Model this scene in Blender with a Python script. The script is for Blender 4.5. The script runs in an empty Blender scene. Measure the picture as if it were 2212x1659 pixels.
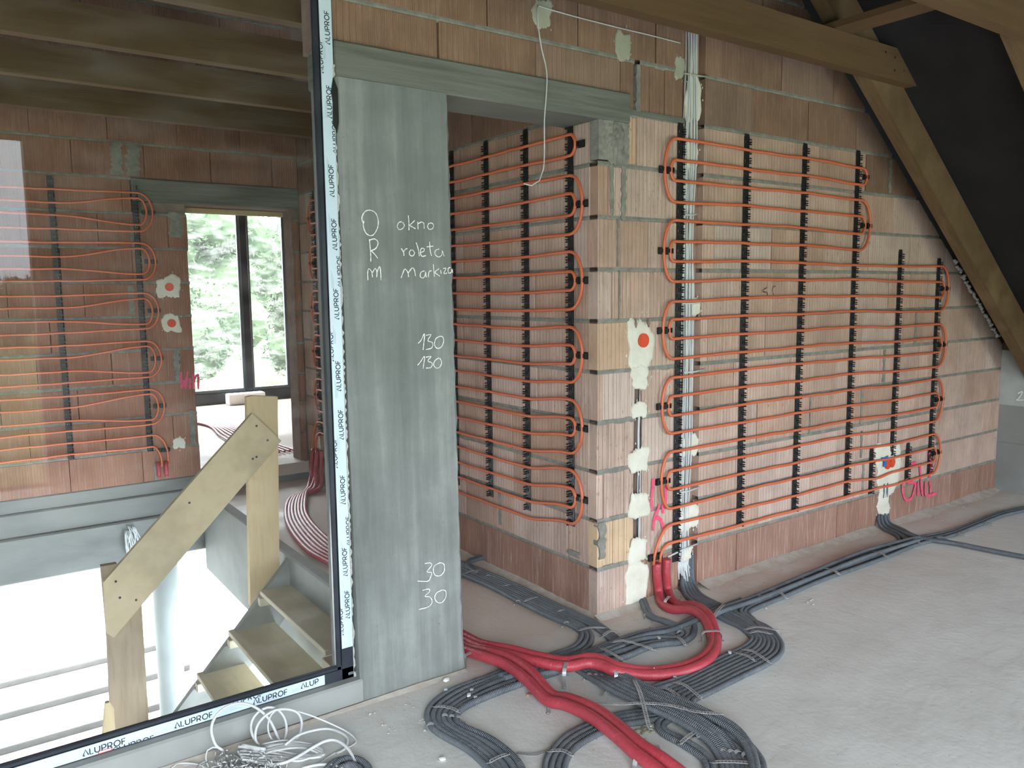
import bpy, bmesh, math, random
from mathutils import Vector, Matrix
random.seed(7)
SC = bpy.context.scene
COL = SC.collection
# ------------------------------------------------------------------ camera
CAM = Vector((-2.58489, -2.92075, 1.64011)); FPX = 1723.87
YAW, PIT, ROL = 0.953966, 0.114681, -0.010267
W0, H0 = 2212, 1659
_f = Vector((math.cos(PIT)*math.cos(YAW), math.cos(PIT)*math.sin(YAW), -math.sin(PIT)))
_r = Vector((math.sin(YAW), -math.cos(YAW), 0)); _u = _r.cross(_f)
RT = _r*math.cos(ROL)+_u*math.sin(ROL); UP = -_r*math.sin(ROL)+_u*math.cos(ROL)
cam = bpy.data.cameras.new('camera'); camo = bpy.data.objects.new('camera', cam); COL.objects.link(camo)
cam.sensor_fit = 'HORIZONTAL'; cam.sensor_width = 36; cam.lens = FPX/W0*36; cam.clip_start = .05; cam.clip_end = 500
camo.matrix_world = Matrix(((RT.x, UP.x, -_f.x, CAM.x), (RT.y, UP.y, -_f.y, CAM.y), (RT.z, UP.z, -_f.z, CAM.z), (0, 0, 0, 1)))
SC.camera = camo
# ------------------------------------------------------------------ world: overcast sky
wd = bpy.data.worlds.new('overcast'); SC.world = wd; wd.use_nodes = True
nt = wd.node_tree; bg = nt.nodes['Background']
tc = nt.nodes.new('ShaderNodeTexCoord'); sp = nt.nodes.new('ShaderNodeSeparateXYZ'); rp = nt.nodes.new('ShaderNodeValToRGB')
nz = nt.nodes.new('ShaderNodeTexNoise'); nz.inputs['Scale'].default_value = 2.2; nz.inputs['Detail'].default_value = 4
mx = nt.nodes.new('ShaderNodeMix'); mx.data_type = 'RGBA'; mx.blend_type = 'MULTIPLY'; mx.inputs[0].default_value = .22
rp.color_ramp.elements[0].position = 0; rp.color_ramp.elements[0].color = (.52, .61, .70, 1)
rp.color_ramp.elements[1].position = .9; rp.color_ramp.elements[1].color = (1.0, 1.0, 1.0, 1)
nt.links.new(tc.outputs['Generated'], sp.inputs[0]); nt.links.new(sp.outputs['Z'], rp.inputs[0])
nt.links.new(tc.outputs['Generated'], nz.inputs['Vector'])
nt.links.new(rp.outputs[0], mx.inputs[6]); nt.links.new(nz.outputs[0], mx.inputs[7]); nt.links.new(mx.outputs[2], bg.inputs[0])
bg.inputs[1].default_value = 10.0
def portal(name, loc, rot, sx, sy):
    l = bpy.data.lights.new(name, 'AREA'); l.shape = 'RECTANGLE'; l.size = sx; l.size_y = sy
    l.cycles.is_portal = True
    o = bpy.data.objects.new(name, l); o.location = loc; o.rotation_euler = rot; COL.objects.link(o)
SC.view_settings.view_transform = 'Standard'; SC.view_settings.look = 'None'
SC.view_settings.exposure = 1.34; SC.view_settings.gamma = 1; SC.view_settings.use_curve_mapping = False
SC.cycles.use_denoising = True
SC.cycles.max_bounces = 10; SC.cycles.diffuse_bounces = 6; SC.cycles.transparent_max_bounces = 12
# ------------------------------------------------------------------ helpers
def ray(u, v): return _f*FPX + RT*(u-W0/2) + UP*(H0/2-v)
def at(u, v, ax='Z', val=0.0):
    """point where the sight line through a point of the photograph meets the plane ax = val"""
    d = ray(u, v); i = 'XYZ'.index(ax); return CAM + d*((val-CAM[i])/d[i])
class MB:
    def __init__(s): s.v = []; s.f = []; s.uv = []; s.sm = []
    def add(s, vs, fs, uvs=None, smooth=False):
        b = len(s.v); s.v += [tuple(x) for x in vs]
        for k, f in enumerate(fs):
            s.f.append(tuple(b+i for i in f)); s.uv.append(uvs[k] if uvs else None); s.sm.append(smooth)
        return s
    def box(s, x0, x1, y0, y1, z0, z1):
        return s.add([(x0,y0,z0),(x1,y0,z0),(x1,y1,z0),(x0,y1,z0),(x0,y0,z1),(x1,y0,z1),(x1,y1,z1),(x0,y1,z1)],
              [(0,3,2,1),(4,5,6,7),(0,1,5,4),(1,2,6,5),(2,3,7,6),(3,0,4,7)])
    def cbox(s, x0, x1, y0, y1, z0, z1, c):
        """box with every edge chamfered by c"""
        X=(x0,x1); Y=(y0,y1); Z=(z0,z1); vs=[]; idx={}
        for i in (0,1):
            for j in (0,1):
                for k in (0,1):
                    sx, sy, sz = (1,-1)[i], (1,-1)[j], (1,-1)[k]
                    for a, d in enumerate(((0,c,c),(c,0,c),(c,c,0))):
                        idx[(i,j,k,a)] = len(vs); vs.append((X[i]+sx*d[0], Y[j]+sy*d[1], Z[k]+sz*d[2]))
        I = lambda i,j,k,a: idx[(i,j,k,a)]
        fs = [(I(0,0,0,0),I(0,0,1,0),I(0,1,1,0),I(0,1,0,0)), (I(1,0,0,0),I(1,1,0,0),I(1,1,1,0),I(1,0,1,0)),
              (I(0,0,0,1),I(1,0,0,1),I(1,0,1,1),I(0,0,1,1)), (I(0,1,0,1),I(0,1,1,1),I(1,1,1,1),I(1,1,0,1)),
              (I(0,0,0,2),I(0,1,0,2),I(1,1,0,2),I(1,0,0,2)), (I(0,0,1,2),I(1,0,1,2),I(1,1,1,2),I(0,1,1,2))]
        for j in (0,1):
            for k in (0,1):
                fs.append((I(0,j,k,1),I(1,j,k,1),I(1,j,k,2),I(0,j,k,2)) if j==k else (I(0,j,k,2),I(1,j,k,2),I(1,j,k,1),I(0,j,k,1)))
        for i in (0,1):
            for k in (0,1):
                fs.append((I(i,0,k,2),I(i,1,k,2),I(i,1,k,0),I(i,0,k,0)) if i==k else (I(i,0,k,0),I(i,1,k,0),I(i,1,k,2),I(i,0,k,2)))
        for i in (0,1):
            for j in (0,1):
                fs.append((I(i,j,0,0),I(i,j,1,0),I(i,j,1,1),I(i,j,0,1)) if i==j else (I(i,j,0,1),I(i,j,1,1),I(i,j,1,0),I(i,j,0,0)))
        for i in (0,1):
            for j in (0,1):
                for k in (0,1): fs.append((I(i,j,k,0),I(i,j,k,1),I(i,j,k,2)))
        return s.add(vs, fs)
    def prism(s, poly, fn, a, b):
        """polygon (list of 2-tuples) swept from depth a to depth b; fn(p, depth) -> point"""
        n = len(poly); vs = [fn(p, a) for p in poly]+[fn(p, b) for p in poly]
        return s.add(vs, [tuple(range(n)), tuple(range(2*n-1, n-1, -1))]+[(i, i+n, (i+1)%n+n, (i+1)%n) for i in range(n)])
    def tube(s, pts, r, seg=8, closed=False, caps=True, rad=None):
        pts = [Vector(p) for p in pts]; n = len(pts)
        if n < 2: return s
        T = []
        for i in range(n):
            a = pts[(i-1)%n] if (closed or i) else pts[0]; b = pts[(i+1)%n] if (closed or i < n-1) else pts[-1]
            t = b-a; T.append(t.normalized() if t.length > 1e-9 else Vector((0,0,1)))
        nrm = T[0].orthogonal().normalized(); vs = []; L = [0.0]
        for i in range(n):
            if i:
                nrm = nrm - T[i]*nrm.dot(T[i]); nrm.normalize(); L.append(L[-1]+(pts[i]-pts[i-1]).length)
            bn = T[i].cross(nrm); rr = rad[i] if rad else r
            for k in range(seg):
                a = 2*math.pi*k/seg; vs.append(pts[i]+nrm*math.cos(a)*rr+bn*math.sin(a)*rr)
        fs = []; uvs = []
        for i in range(n if closed else n-1):
            j = (i+1) % n
            for k in range(seg):
                k2 = (k+1) % seg; fs.append((i*seg+k, i*seg+k2, j*seg+k2, j*seg+k))
                l0, l1 = L[i], (L[j] if j > i else L[i]+.01)
                uvs.append(((l0,k/seg),(l0,(k+1)/seg),(l1,(k+1)/seg),(l1,k/seg)))
        s.add(vs, fs, uvs, True)
        if caps and not closed:
            b = len(s.v)-n*seg
            s.f.append(tuple(b+k for k in range(seg-1,-1,-1))); s.uv.append(None); s.sm.append(False)
            s.f.append(tuple(b+(n-1)*seg+k for k in range(seg))); s.uv.append(None); s.sm.append(False)
        return s
    def blob(s, c, rx, ry, rz, sub=1, j=.15, rng=random):
        bm = bmesh.new(); bmesh.ops.create_icosphere(bm, subdivisions=sub, radius=1)
        vs = []
        for v in bm.verts:
            k = 1+rng.uniform(-j, j); vs.append((c[0]+v.co.x*rx*k, c[1]+v.co.y*ry*k, c[2]+v.co.z*rz*k))
        fs = [tuple(v.index for v in f.verts) for f in bm.faces]; bm.free()
        return s.add(vs, fs)
    def mesh(s, name, mat):
        me = bpy.data.meshes.new(name); me.from_pydata(s.v, [], s.f)
        if any(s.uv):
            l = me.uv_layers.new(name='UVMap'); d = [0.0]*(2*len(me.loops)); i = 0
            for f, uv in zip(s.f, s.uv):
                for k in range(len(f)):
                    if uv: d[2*i], d[2*i+1] = uv[k]
                    i += 1
            l.data.foreach_set('uv', d)
        me.polygons.foreach_set('use_smooth', s.sm)
        for m in (mat if isinstance(mat, (list, tuple)) else [mat]): me.materials.append(m)
        me.update(); return me
def put(name, me, parent=None, mtx=None, loc=None, **kw):
    o = bpy.data.objects.new(name, me.mesh(name, kw.pop('mat')) if isinstance(me, MB) else me); COL.objects.link(o)
    if parent: o.parent = parent
    if mtx is not None: o.matrix_local = mtx
    if loc is not None: o.location = loc
    for k, v in kw.items(): o[k] = v
    return o
def empty(name, loc=(0,0,0), mtx=None, **kw):
    o = bpy.data.objects.new(name, None); COL.objects.link(o); o.location = loc; o.empty_display_size = .1
    if mtx is not None: o.matrix_world = mtx
    for k, v in kw.items(): o[k] = v
    return o
def smooth(pts, step=.02, closed=False):
    """Catmull-Rom curve through the points, resampled about every `step`"""
    P = [Vector(p) for p in pts]; n = len(P); out = []
    rngs = range(n if closed else n-1)
    for i in rngs:
        p0 = P[(i-1)%n] if (closed or i) else P[0]*2-P[1]; p1 = P[i]; p2 = P[(i+1)%n]
        p3 = P[(i+2)%n] if (closed or i < n-2) else P[-1]*2-P[-2]
        m = max(1, int((p2-p1).length/step))
        for k in range(m):
            t = k/m; t2 = t*t; t3 = t2*t
            out.append(.5*((2*p1)+(p2-p0)*t+(2*p0-5*p1+4*p2-p3)*t2+(3*p1-p0-3*p2+p3)*t3))
    if not closed: out.append(P[-1])
    return out
ORD = ['first','second','third','fourth','fifth','sixth','seventh','eighth','ninth','tenth','eleventh','twelfth','thirteenth','fourteenth','fifteenth','sixteenth','seventeenth','eighteenth']
# wall frames: local x runs along the wall, local y goes into the wall, local z is up
FR = Matrix.Identity(4)                                                       # right-hand brick wall, face Y=0
FM = Matrix(((0,1,0,0),(-1,0,0,0),(0,0,1,0),(0,0,0,1)))                       # middle wall, face X=0, x = -Y
FF = Matrix.Translation((0,3.9,0))                                            # far wall, face Y=3.9
# ------------------------------------------------------------------ materials
class M:
    def __init__(s, name, rough=.8, metal=0.0, spec=.3):
        s.m = bpy.data.materials.new(name); s.m.use_nodes = True; s.nt = s.m.node_tree; s.b = s.nt.nodes['Principled BSDF']
        s.b.inputs['Roughness'].default_value = rough; s.b.inputs['Metallic'].default_value = metal
        s.b.inputs['Specular IOR Level'].default_value = spec
        s.tc = s.n('ShaderNodeTexCoord')
    def n(s, t, **k):
        x = s.nt.nodes.new(t)
        for a, b in k.items(): setattr(x, a, b)
        return x
    def l(s, a, b): s.nt.links.new(a, b)
    def map(s, scale=(1,1,1), src='Object', rnd=False):
        mp = s.n('ShaderNodeMapping'); mp.inputs['Scale'].default_value = scale; s.l(s.tc.outputs[src], mp.inputs[0])
        if rnd:
            oi = s.n('ShaderNodeObjectInfo'); mu = s.n('ShaderNodeMath', operation='MULTIPLY'); mu.inputs[1].default_value = 37.0
            s.l(oi.outputs['Random'], mu.inputs[0]); s.l(mu.outputs[0], mp.inputs['Location'])
        return mp.outputs[0]
    def noise(s, vec, scale, detail=4, rough=.55):
        x = s.n('ShaderNodeTexNoise'); x.inputs['Scale'].default_value = scale; x.inputs['Detail'].default_value = detail
        x.inputs['Roughness'].default_value = rough
        s.l(vec, x.inputs['Vector']); return x.outputs[0]
    def ramp(s, fac, stops):
        x = s.n('ShaderNodeValToRGB'); e = x.color_ramp.elements
        while len(e) < len(stops): e.new(.5)
        for q, (p, c) in zip(e, stops): q.position = p; q.color = (c[0], c[1], c[2], 1) if not isinstance(c, (int, float)) else (c, c, c, 1)
        s.l(fac, x.inputs[0]); return x.outputs[0]
    def mix(s, fac, a, b, mode='MIX'):
        x = s.n('ShaderNodeMix', data_type='RGBA', blend_type=mode)
        for i, v in ((0, fac), (6, a), (7, b)):
            if isinstance(v, (int, float)): x.inputs[i].default_value = v if i == 0 else (v, v, v, 1)
            elif isinstance(v, tuple): x.inputs[i].default_value = (*v, 1)
            else: s.l(v, x.inputs[i])
        return x.outputs[2]
    def math(s, op, a, b=None):
        x = s.n('ShaderNodeMath', operation=op)
        for i, v in ((0, a), (1, b)):
            if v is None: continue
            if isinstance(v, (int, float)): x.inputs[i].default_value = v
            else: s.l(v, x.inputs[i])
        return x.outputs[0]
    def col(s, c): 
        if isinstance(c, tuple): s.b.inputs['Base Color'].default_value = (*c, 1)
        else: s.l(c, s.b.inputs['Base Color'])
        return s
    def bump(s, h, strength=.3, dist=.01):
        x = s.n('ShaderNodeBump'); x.inputs['Strength'].default_value = strength; x.inputs['Distance'].default_value = dist
        s.l(h, x.inputs['Height'])
        if s.b.inputs['Normal'].is_linked: s.l(s.b.inputs['Normal'].links[0].from_socket, x.inputs['Normal'])
        s.l(x.outputs[0], s.b.inputs['Normal']); return s
def noisy(name, c1, c2, scale=8, rough=.8, bump=.2, dist=.004, metal=0, spec=.3, stretch=(1,1,1), c3=None, rnd=False, detail=5, bscale=None):
    m = M(name, rough, metal, spec); v = m.map(stretch, rnd=rnd); f = m.noise(v, scale, detail, .6)
    c = m.ramp(f, [(.35, c1), (.65, c2)])
    if c3:
        f2 = m.noise(v, scale*.3, 3); c = m.mix(m.ramp(f2, [(.45, 0), (.7, 1)]), c, c3)
    m.col(c); m.bump(m.noise(v, bscale or scale*4, 3), bump, dist); return m.m
def clay(name, tones, streak, groove=.75):
    m = M(name, .9, 0, .15); ob = m.map(rnd=False); rv = m.map(rnd=True)
    oi = m.n('ShaderNodeObjectInfo')
    tone = m.ramp(oi.outputs['Random'], [(i/(len(tones)-1), t) for i, t in enumerate(tones)])
    blot = m.ramp(m.noise(rv, 5, 4), [(.3, .80), (.7, 1.08)]); c = m.mix(1.0, tone, blot, 'MULTIPLY')
    sx0 = m.n('ShaderNodeSeparateXYZ'); m.l(ob, sx0.inputs[0]); wn = m.n('ShaderNodeTexWhiteNoise', noise_dimensions='1D')
    m.l(m.math('ADD', m.math('FLOOR', m.math('DIVIDE', sx0.outputs[0], .1245)), m.math('MULTIPLY', oi.outputs['Random'], 91.0)), wn.inputs['W'])
    c = m.mix(1.0, c, m.ramp(wn.outputs['Value'], [(0, .90), (1, 1.07)]), 'MULTIPLY')
    st = m.ramp(m.noise(m.map((55,55,5), rnd=True), 1.0, 4, .7), [(.5, 0), (.78, streak)])
    c = m.mix(st, c, (.66, .56, .50))
    # vertical grooves of the extruded face: coarse and fine
    sx = m.n('ShaderNodeSeparateXYZ'); m.l(ob, sx.inputs[0]); X = sx.outputs[0]
    wob = m.math('MULTIPLY', m.noise(rv, 6, 2), .004); X = m.math('ADD', X, wob)
    def saw(period, w):
        a = m.math('FRACT', m.math('DIVIDE', X, period)); a = m.math('ABSOLUTE', m.math('SUBTRACT', a, .5))
        return m.ramp(a, [(0, 0), (w, 1)])
    g1 = saw(.0265 if groove < 1.5 else .0195, .10 if groove < 1.5 else .2); g2 = saw(.0088, .22)
    mk = m.ramp(m.noise(m.map((30,30,3), rnd=True), 1, 2), [(.35, .15), (.6, 1)])
    inv = m.math('MULTIPLY', m.math('SUBTRACT', 1.0, g1), min(.8, .62*groove))
    inv2 = m.math('MULTIPLY', m.math('MULTIPLY', m.math('SUBTRACT', 1.0, g2), mk), .34*groove)
    c = m.mix(inv, c, (.30, .17, .12)); c = m.mix(inv2, c, (.36, .21, .15))
    # pin-hole dashes pressed in rows
    ht = m.math('ADD', m.math('MULTIPLY', g1, .7), m.math('MULTIPLY', g2, .3))
    pits = m.ramp(m.noise(m.map((90,90,28), rnd=True), 1, 1), [(.70, 0), (.74, .55)])
    c = m.mix(pits, c, (.26, .15, .11)); m.col(c)
    m.bump(ht, .8, .003); m.bump(m.noise(rv, 60, 3), .15, .002)
    return m.m
CLAY = clay('clay_block', [(.50,.348,.278),(.525,.392,.328),(.485,.325,.25),(.545,.43,.372),(.505,.358,.288),(.53,.405,.347)], .6)
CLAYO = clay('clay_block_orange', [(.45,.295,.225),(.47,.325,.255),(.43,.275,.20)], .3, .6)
CLAYT = clay('clay_block_top_shade', [(.235,.138,.092),(.26,.16,.108),(.215,.125,.083),(.25,.165,.122)], .15, .5)  # upper courses: browner clay, with the dimness under the roof put into its colour
CLAYR = clay('clay_block_red', [(.304,.167,.122),(.342,.198,.152),(.281,.152,.106)], .45, .8)
CLAYY = clay('clay_block_end', [(.576,.416,.272),(.544,.360,.248),(.592,.440,.304)], .3, .5)
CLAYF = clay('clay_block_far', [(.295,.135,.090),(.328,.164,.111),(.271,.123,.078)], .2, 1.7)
MORTAR = noisy('mortar', (0.181,0.175,0.151), (0.268,0.258,0.228), 22, .95, .6, .006, rnd=True)
CORE = noisy('wall_core', (.22,.16,.13), (.30,.22,.18), 12, .95, .4)
CONC = noisy('cast_concrete', (.216,.224,.212), (.304,.312,.296), 1.6, .85, .25, .003, c3=(.248,.248,.232), detail=9, bscale=30)
COLM = M('shuttered_concrete', .82, 0, .3)
_v = COLM.map((9,9,.55)); _a = COLM.noise(_v, 1.4, 6, .65); _b = COLM.noise(COLM.map((1,1,1)), 2.3, 8, .7)
_c = COLM.ramp(COLM.math('ADD', COLM.math('MULTIPLY', _a, .55), COLM.math('MULTIPLY', _b, .45)), [(.34, (.122,.132,.122)), (.5, (.185,.196,.185)), (.64, (.275,.287,.27))])
_p = COLM.ramp(COLM.noise(COLM.map((1,1,1)), 38, 2), [(.73, 0), (.76, .7)]); _c = COLM.mix(_p, _c, (.14,.15,.14)); COLM.col(_c)
COLM.bump(COLM.noise(COLM.map((30,30,1)), 1, 4), .25, .003); COLM.bump(COLM.noise(COLM.map((1,1,1)), 45, 3), .2, .002); COLM = COLM.m
LINT = noisy('lintel_concrete', (.109,.113,.094), (.179,.183,.156), 1, .9, .7, .006, stretch=(2,6,34), c3=(.156,.156,.140), detail=6, bscale=1.6)
FLO = M('screed_floor', .55, 0, .35)
_v = FLO.map(); _n = FLO.noise(_v, 1.1, 7, .6); _c = FLO.ramp(_n, [(.3, (.60,.60,.57)), (.5, (.70,.70,.67)), (.7, (.76,.76,.74))])
_s = FLO.noise(FLO.map((14,2.2,1)), .8, 5, .7); _c = FLO.mix(FLO.ramp(_s, [(.5, 0), (.8, .35)]), _c, (.52,.50,.45))
_sx = FLO.n('ShaderNodeSeparateXYZ'); FLO.l(_v, _sx.inputs[0])
_d = FLO.math('ADD', _sx.outputs[1], FLO.math('MULTIPLY', FLO.noise(_v, 3.5, 5), .5))
_dust = FLO.ramp(_d, [(.02, 0), (.26, .8)]); _c = FLO.mix(_dust, _c, (.56,.45,.38))
_sp = FLO.ramp(FLO.noise(_v, 55, 2), [(.71, 0), (.74, .6)]); _c = FLO.mix(_sp, _c, (.30,.27,.23))
_sp2 = FLO.ramp(FLO.noise(_v, 90, 1), [(.74, 0), (.76, .8)]); _c = FLO.mix(_sp2, _c, (.78,.77,.72)); FLO.col(_c)
FLO.l(FLO.ramp(FLO.noise(_v, 1.6, 5), [(.35, .42), (.65, .72)]), FLO.b.inputs['Roughness'])
FLO.bump(FLO.noise(_v, 2.5, 6), .35, .03); FLO.bump(FLO.noise(_v, 40, 4), .25, .004); FLO = FLO.m
def wood(name, a, b, stretch, rough=.75, dk=(.2,.15,.1), rs=0.0):
    m = M(name, rough, 0, .25); v = m.map(stretch, rnd=True); n = m.noise(v, 1, 5, .6)
    w = m.ramp(n, [(.3, a), (.5, b), (.7, a)]); w = m.mix(m.ramp(m.noise(m.map((1,1,1), rnd=True), 2.5, 4), [(.52, 0), (.8, .5)]), w, dk)
    m.col(w); m.bump(n, .3, .004); return m.m
TIMB = wood('planed_timber_x', (.098,.057,.026), (.125,.074,.035), (1.2,22,22), .7, (.156,.094,.047))
TIMBY = wood('planed_timber_y', (.098,.057,.026), (.125,.074,.035), (22,1.2,22), .7, (.156,.094,.047))
PINE = wood('rough_board', (.50,.375,.215), (.56,.43,.26), (30,6,3), .8, (.336,.288,.192))
PINEX = wood('tread_board', (.510,.459,.340), (.578,.518,.399), (16,2,16), .85, (.340,.306,.238))
PINED = wood('weathered_board', (.44,.35,.22), (.50,.40,.26), (5,20,5), .85, (.14,.14,.085))
MEMB = noisy('roof_membrane', (.012,.011,.011), (.02,.018,.018), 3, .75, .1)
BLACK = noisy('black_plastic', (.012,.012,.013), (.02,.02,.021), 20, .38, .05, spec=.5)
ALU = noisy('anthracite_profile', (.015,.019,.026), (.03,.035,.045), 6, .35, .03, spec=.5)
FILM = noisy('protective_film', (.508,.615,.689), (.558,.656,.722), 3, .35, .08, spec=.5)
INK = noisy('film_print', (.02,.03,.04), (.03,.04,.05), 9, .5, 0)
INKG = noisy('film_small_print', (.35,.45,.52), (.4,.5,.56), 9, .5, 0)
PIPE = noisy('orange_pipe', (.576,.136,.060), (.624,.160,.072), 6, .42, .05, spec=.45)
PIPEF = PIPE
RED = M('red_foam_sleeve', .42, 0, .5); _v = RED.map((1,1,1)); RED.col(RED.ramp(RED.noise(_v, 9, 4), [(.3, (.36,.036,.052)), (.7, (.46,.06,.078))]))
RED.bump(RED.noise(_v, 48, 3), .5, .006); RED.bump(RED.noise(RED.map((120,3,1), 'UV'), 1, 3), .4, .004); RED = RED.m
def conduit_mat(name, rib):
    m = M(name, .55, 0, .4); c = m.ramp(m.noise(m.map(rnd=True), 7, 5), [(.3, (.105,.122,.142)), (.7, (.17,.19,.21))])
    du = m.ramp(m.noise(m.map(), 26, 4), [(.52, 0), (.72, .30)]); m.col(m.mix(du, c, (.30,.30,.29)))
    w = m.n('ShaderNodeTexWave'); w.inputs['Scale'].default_value = rib; w.bands_direction = 'X'
    m.l(m.tc.outputs['UV'], w.inputs['Vector']); m.bump(w.outputs[0], .9, .003); return m.m
COND = conduit_mat('grey_conduit', 62); CONDR = conduit_mat('ribbed_conduit', 40)
WCAB = noisy('white_cable_sheath', (.50,.51,.505), (.58,.59,.58), 10, .45, .03, spec=.4)
TIN = noisy('galvanised_strap', (.38,.39,.40), (.56,.57,.58), 30, .42, .1, metal=.35)
GYP = noisy('gypsum_plaster', (.612,.578,.476), (.697,.671,.578), 9, .8, .5, .004)
GYPG = noisy('grey_green_plaster', (.315,.315,.240), (.375,.375,.300), 9, .85, .5, .004)
LID = noisy('orange_red_lid', (.595,.051,.017), (.663,.076,.025), 8, .35, .02, spec=.5)
BLUE = noisy('blue_tape', (.03,.12,.40), (.05,.16,.48), 8, .5, .05)
CHALK = noisy('white_chalk', (.72,.72,.68), (.82,.82,.78), 60, .95, .2)
MARK = noisy('black_marker', (.02,.02,.02), (.04,.035,.03), 30, .7, 0)
PINK = noisy('pink_spray_paint', (.680,.068,.145), (.765,.119,.204), 30, .7, .1)
FOAM = noisy('white_foam', (.80,.80,.78), (.88,.88,.86), 12, .8, .3)
def glass(name, dirt_haze=.022, tint=(.95,.97,.955), refl=1.33, veil=False):
    m = bpy.data.materials.new(name); m.use_nodes = True; n = m.node_tree; n.nodes.clear()
    o = n.nodes.new('ShaderNodeOutputMaterial'); tr = n.nodes.new('ShaderNodeBsdfTransparent'); gl = n.nodes.new('ShaderNodeBsdfGlossy')
    gl.inputs['Roughness'].default_value = .0; gl.inputs['Color'].default_value = (1,1,1,1); tr.inputs['Color'].default_value = (*tint, 1)
    fr = n.nodes.new('ShaderNodeFresnel'); fr.inputs['IOR'].default_value = refl; a = n.nodes.new('ShaderNodeMixShader')
    n.links.new(fr.outputs[0], a.inputs[0]); n.links.new(tr.outputs[0], a.inputs[1]); n.links.new(gl.outputs[0], a.inputs[2])
    d = n.nodes.new('ShaderNodeBsdfTranslucent' if veil else 'ShaderNodeBsdfDiffuse'); d.inputs[0].default_value = (.7,.7,.68,1); b = n.nodes.new('ShaderNodeMixShader')
    tc = n.nodes.new('ShaderNodeTexCoord'); mp = n.nodes.new('ShaderNodeMapping'); mp.inputs['Scale'].default_value = (3,1,9); mp.inputs['Rotation'].default_value = (0,.5,0)
    nz = n.nodes.new('ShaderNodeTexNoise'); nz.inputs['Scale'].default_value = 1.6; nz.inputs['Detail'].default_value = 6
    rp = n.nodes.new('ShaderNodeValToRGB'); rp.color_ramp.elements[0].position = .45; rp.color_ramp.elements[0].color = (dirt_haze*.4,)*3+(1,)
    rp.color_ramp.elements[1].position = .8; rp.color_ramp.elements[1].color = (dirt_haze*3,)*3+(1,)
    n.links.new(tc.outputs['Object'], mp.inputs[0]); n.links.new(mp.outputs[0], nz.inputs['Vector']); n.links.new(nz.outputs[0], rp.inputs[0])
    n.links.new(rp.outputs[0], b.inputs[0]); n.links.new(a.outputs[0], b.inputs[1]); n.links.new(d.outputs[0], b.inputs[2])
    n.links.new(b.outputs[0], o.inputs[0]); return m
GLASS = glass('window_glass'); GLASS2 = glass('veiled_glass', .07, veil=True)  # second pane: pale veil mixed in for the haze of the bright outdoors
# =================================================================== SETTING
def st(name, mb, mat, **kw): return put(name, mb, mat=mat, kind='structure', **kw)
XS = -.93   # edge of the stairwell opening
def slab(): 
    b = MB(); b.box(-8.2, 4.6, -5.2, .2, -.2, 0); b.box(XS, 4.6, .2, 4.2, -.2, 0)
    return b
st('floor', slab(), FLO)
fb = MB(); fb.box(-2.4, 4.6, 4.16, 8.6, -.05, .15); fb.box(-.93, 0, 3.9, 4.16, -.05, .15); st('floor', fb, FLO)
# edge beam of the stair opening
e = MB(); e.cbox(XS-.012, XS+.07, .21, 3.86, -.64, .022, .01); e.box(XS, XS+.3, .21, 3.86, -.64, -.2); st('trim_1', e, CONC)
# ring beam under the far wall, in steps, of a darker concrete tone
e = MB(); e.cbox(-4.6, 0.0, 3.86, 4.15, -.47, -.13, .012); e.cbox(-4.6, 0.0, 3.885, 4.15, -.13, .05, .01); e.cbox(-4.6, -.93, 3.9, 4.15, .05, .155, .008)
st('trim_2', e, noisy('dark_concrete', (.12,.124,.116), (.185,.19,.178), 2.2, .9, .4, .006, stretch=(1,1,3), c3=(.21,.21,.19), detail=8))
# kerb under the big window
e = MB(); e.cbox(-4.6, -1.31, -.075, .10, -.001, .098, .008); st('trim_3', e, CONC)
# rough mortar fillet where the walls stand on the slab
FILLET = noisy('mortar_fillet', (.44,.38,.32), (.54,.50,.45), 14, .95, .5, .006)
def fillet(name, P, w0, h0, seed):
    rg = random.Random(seed); b = MB(); n = max(2, int((P[1]-P[0]).length/.03)); d = (P[1]-P[0]).normalized(); out = Vector((d.y, -d.x, 0))
    rows = []
    ph = rg.uniform(0, 9)
    for i in range(n+1):
        p = P[0]+(P[1]-P[0])*i/n; k = .6+.4*math.sin(i*.23+ph)+rg.uniform(-.25,.3); k = max(.25, .5+.5*k); w = w0*k; h = h0*k*.7
        rows.append([p+Vector((0,0,h)), p+out*w*.35+Vector((0,0,h*.55)), p+out*w*.7+Vector((0,0,h*.2)), p+out*w-Vector((0,0,.002))])
    vs = [v for r in rows for v in r]; fs = [(i*4+k, i*4+k+1, i*4+k+5, i*4+k+4) for i in range(n) for k in range(3)]
    b.add(vs, fs, None, True); return st(name, b, FILLET)
# cores behind the brick faces
def core(name, parent, boxes, mat=CORE, mtx=None):
    b = MB()
    for q in boxes: b.box(*q)
    return put(name, b, parent=parent, mat=mat)
def rake(u): return 4.445-.7587*u
wallR = MB(); wallR.prism([(.06,-.2),(4.45,-.2),(4.45,rake(4.45)-.04),(-1.34,5.3),(-1.34,2.58),(.06,2.58)], lambda p, d: (p[0], d, p[1]), .055, .25)
wallR = st('wall_right', wallR, CORE)
wallM = MB(); wallM.box(-3.9, -.25, .055, .25, -.2, 3.3); wallM.box(-.26, -.06, .055, .25, -.2, 2.44)
wallM = put('wall_middle', wallM, mtx=FM, mat=CORE, kind='structure')
wallF = MB(); wallF.prism([(-4.6,.155),(-.93,.155),(-.93,2.37),(-.05,2.37),(-.05,.15),(.25,.15),(.25,5.2),(-4.6,5.2)], lambda p, d: (p[0], d, p[1]), .055, .25)
wallF = put('wall_far', wallF, mtx=FF, mat=CORE, kind='structure')
_bm = {}
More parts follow.
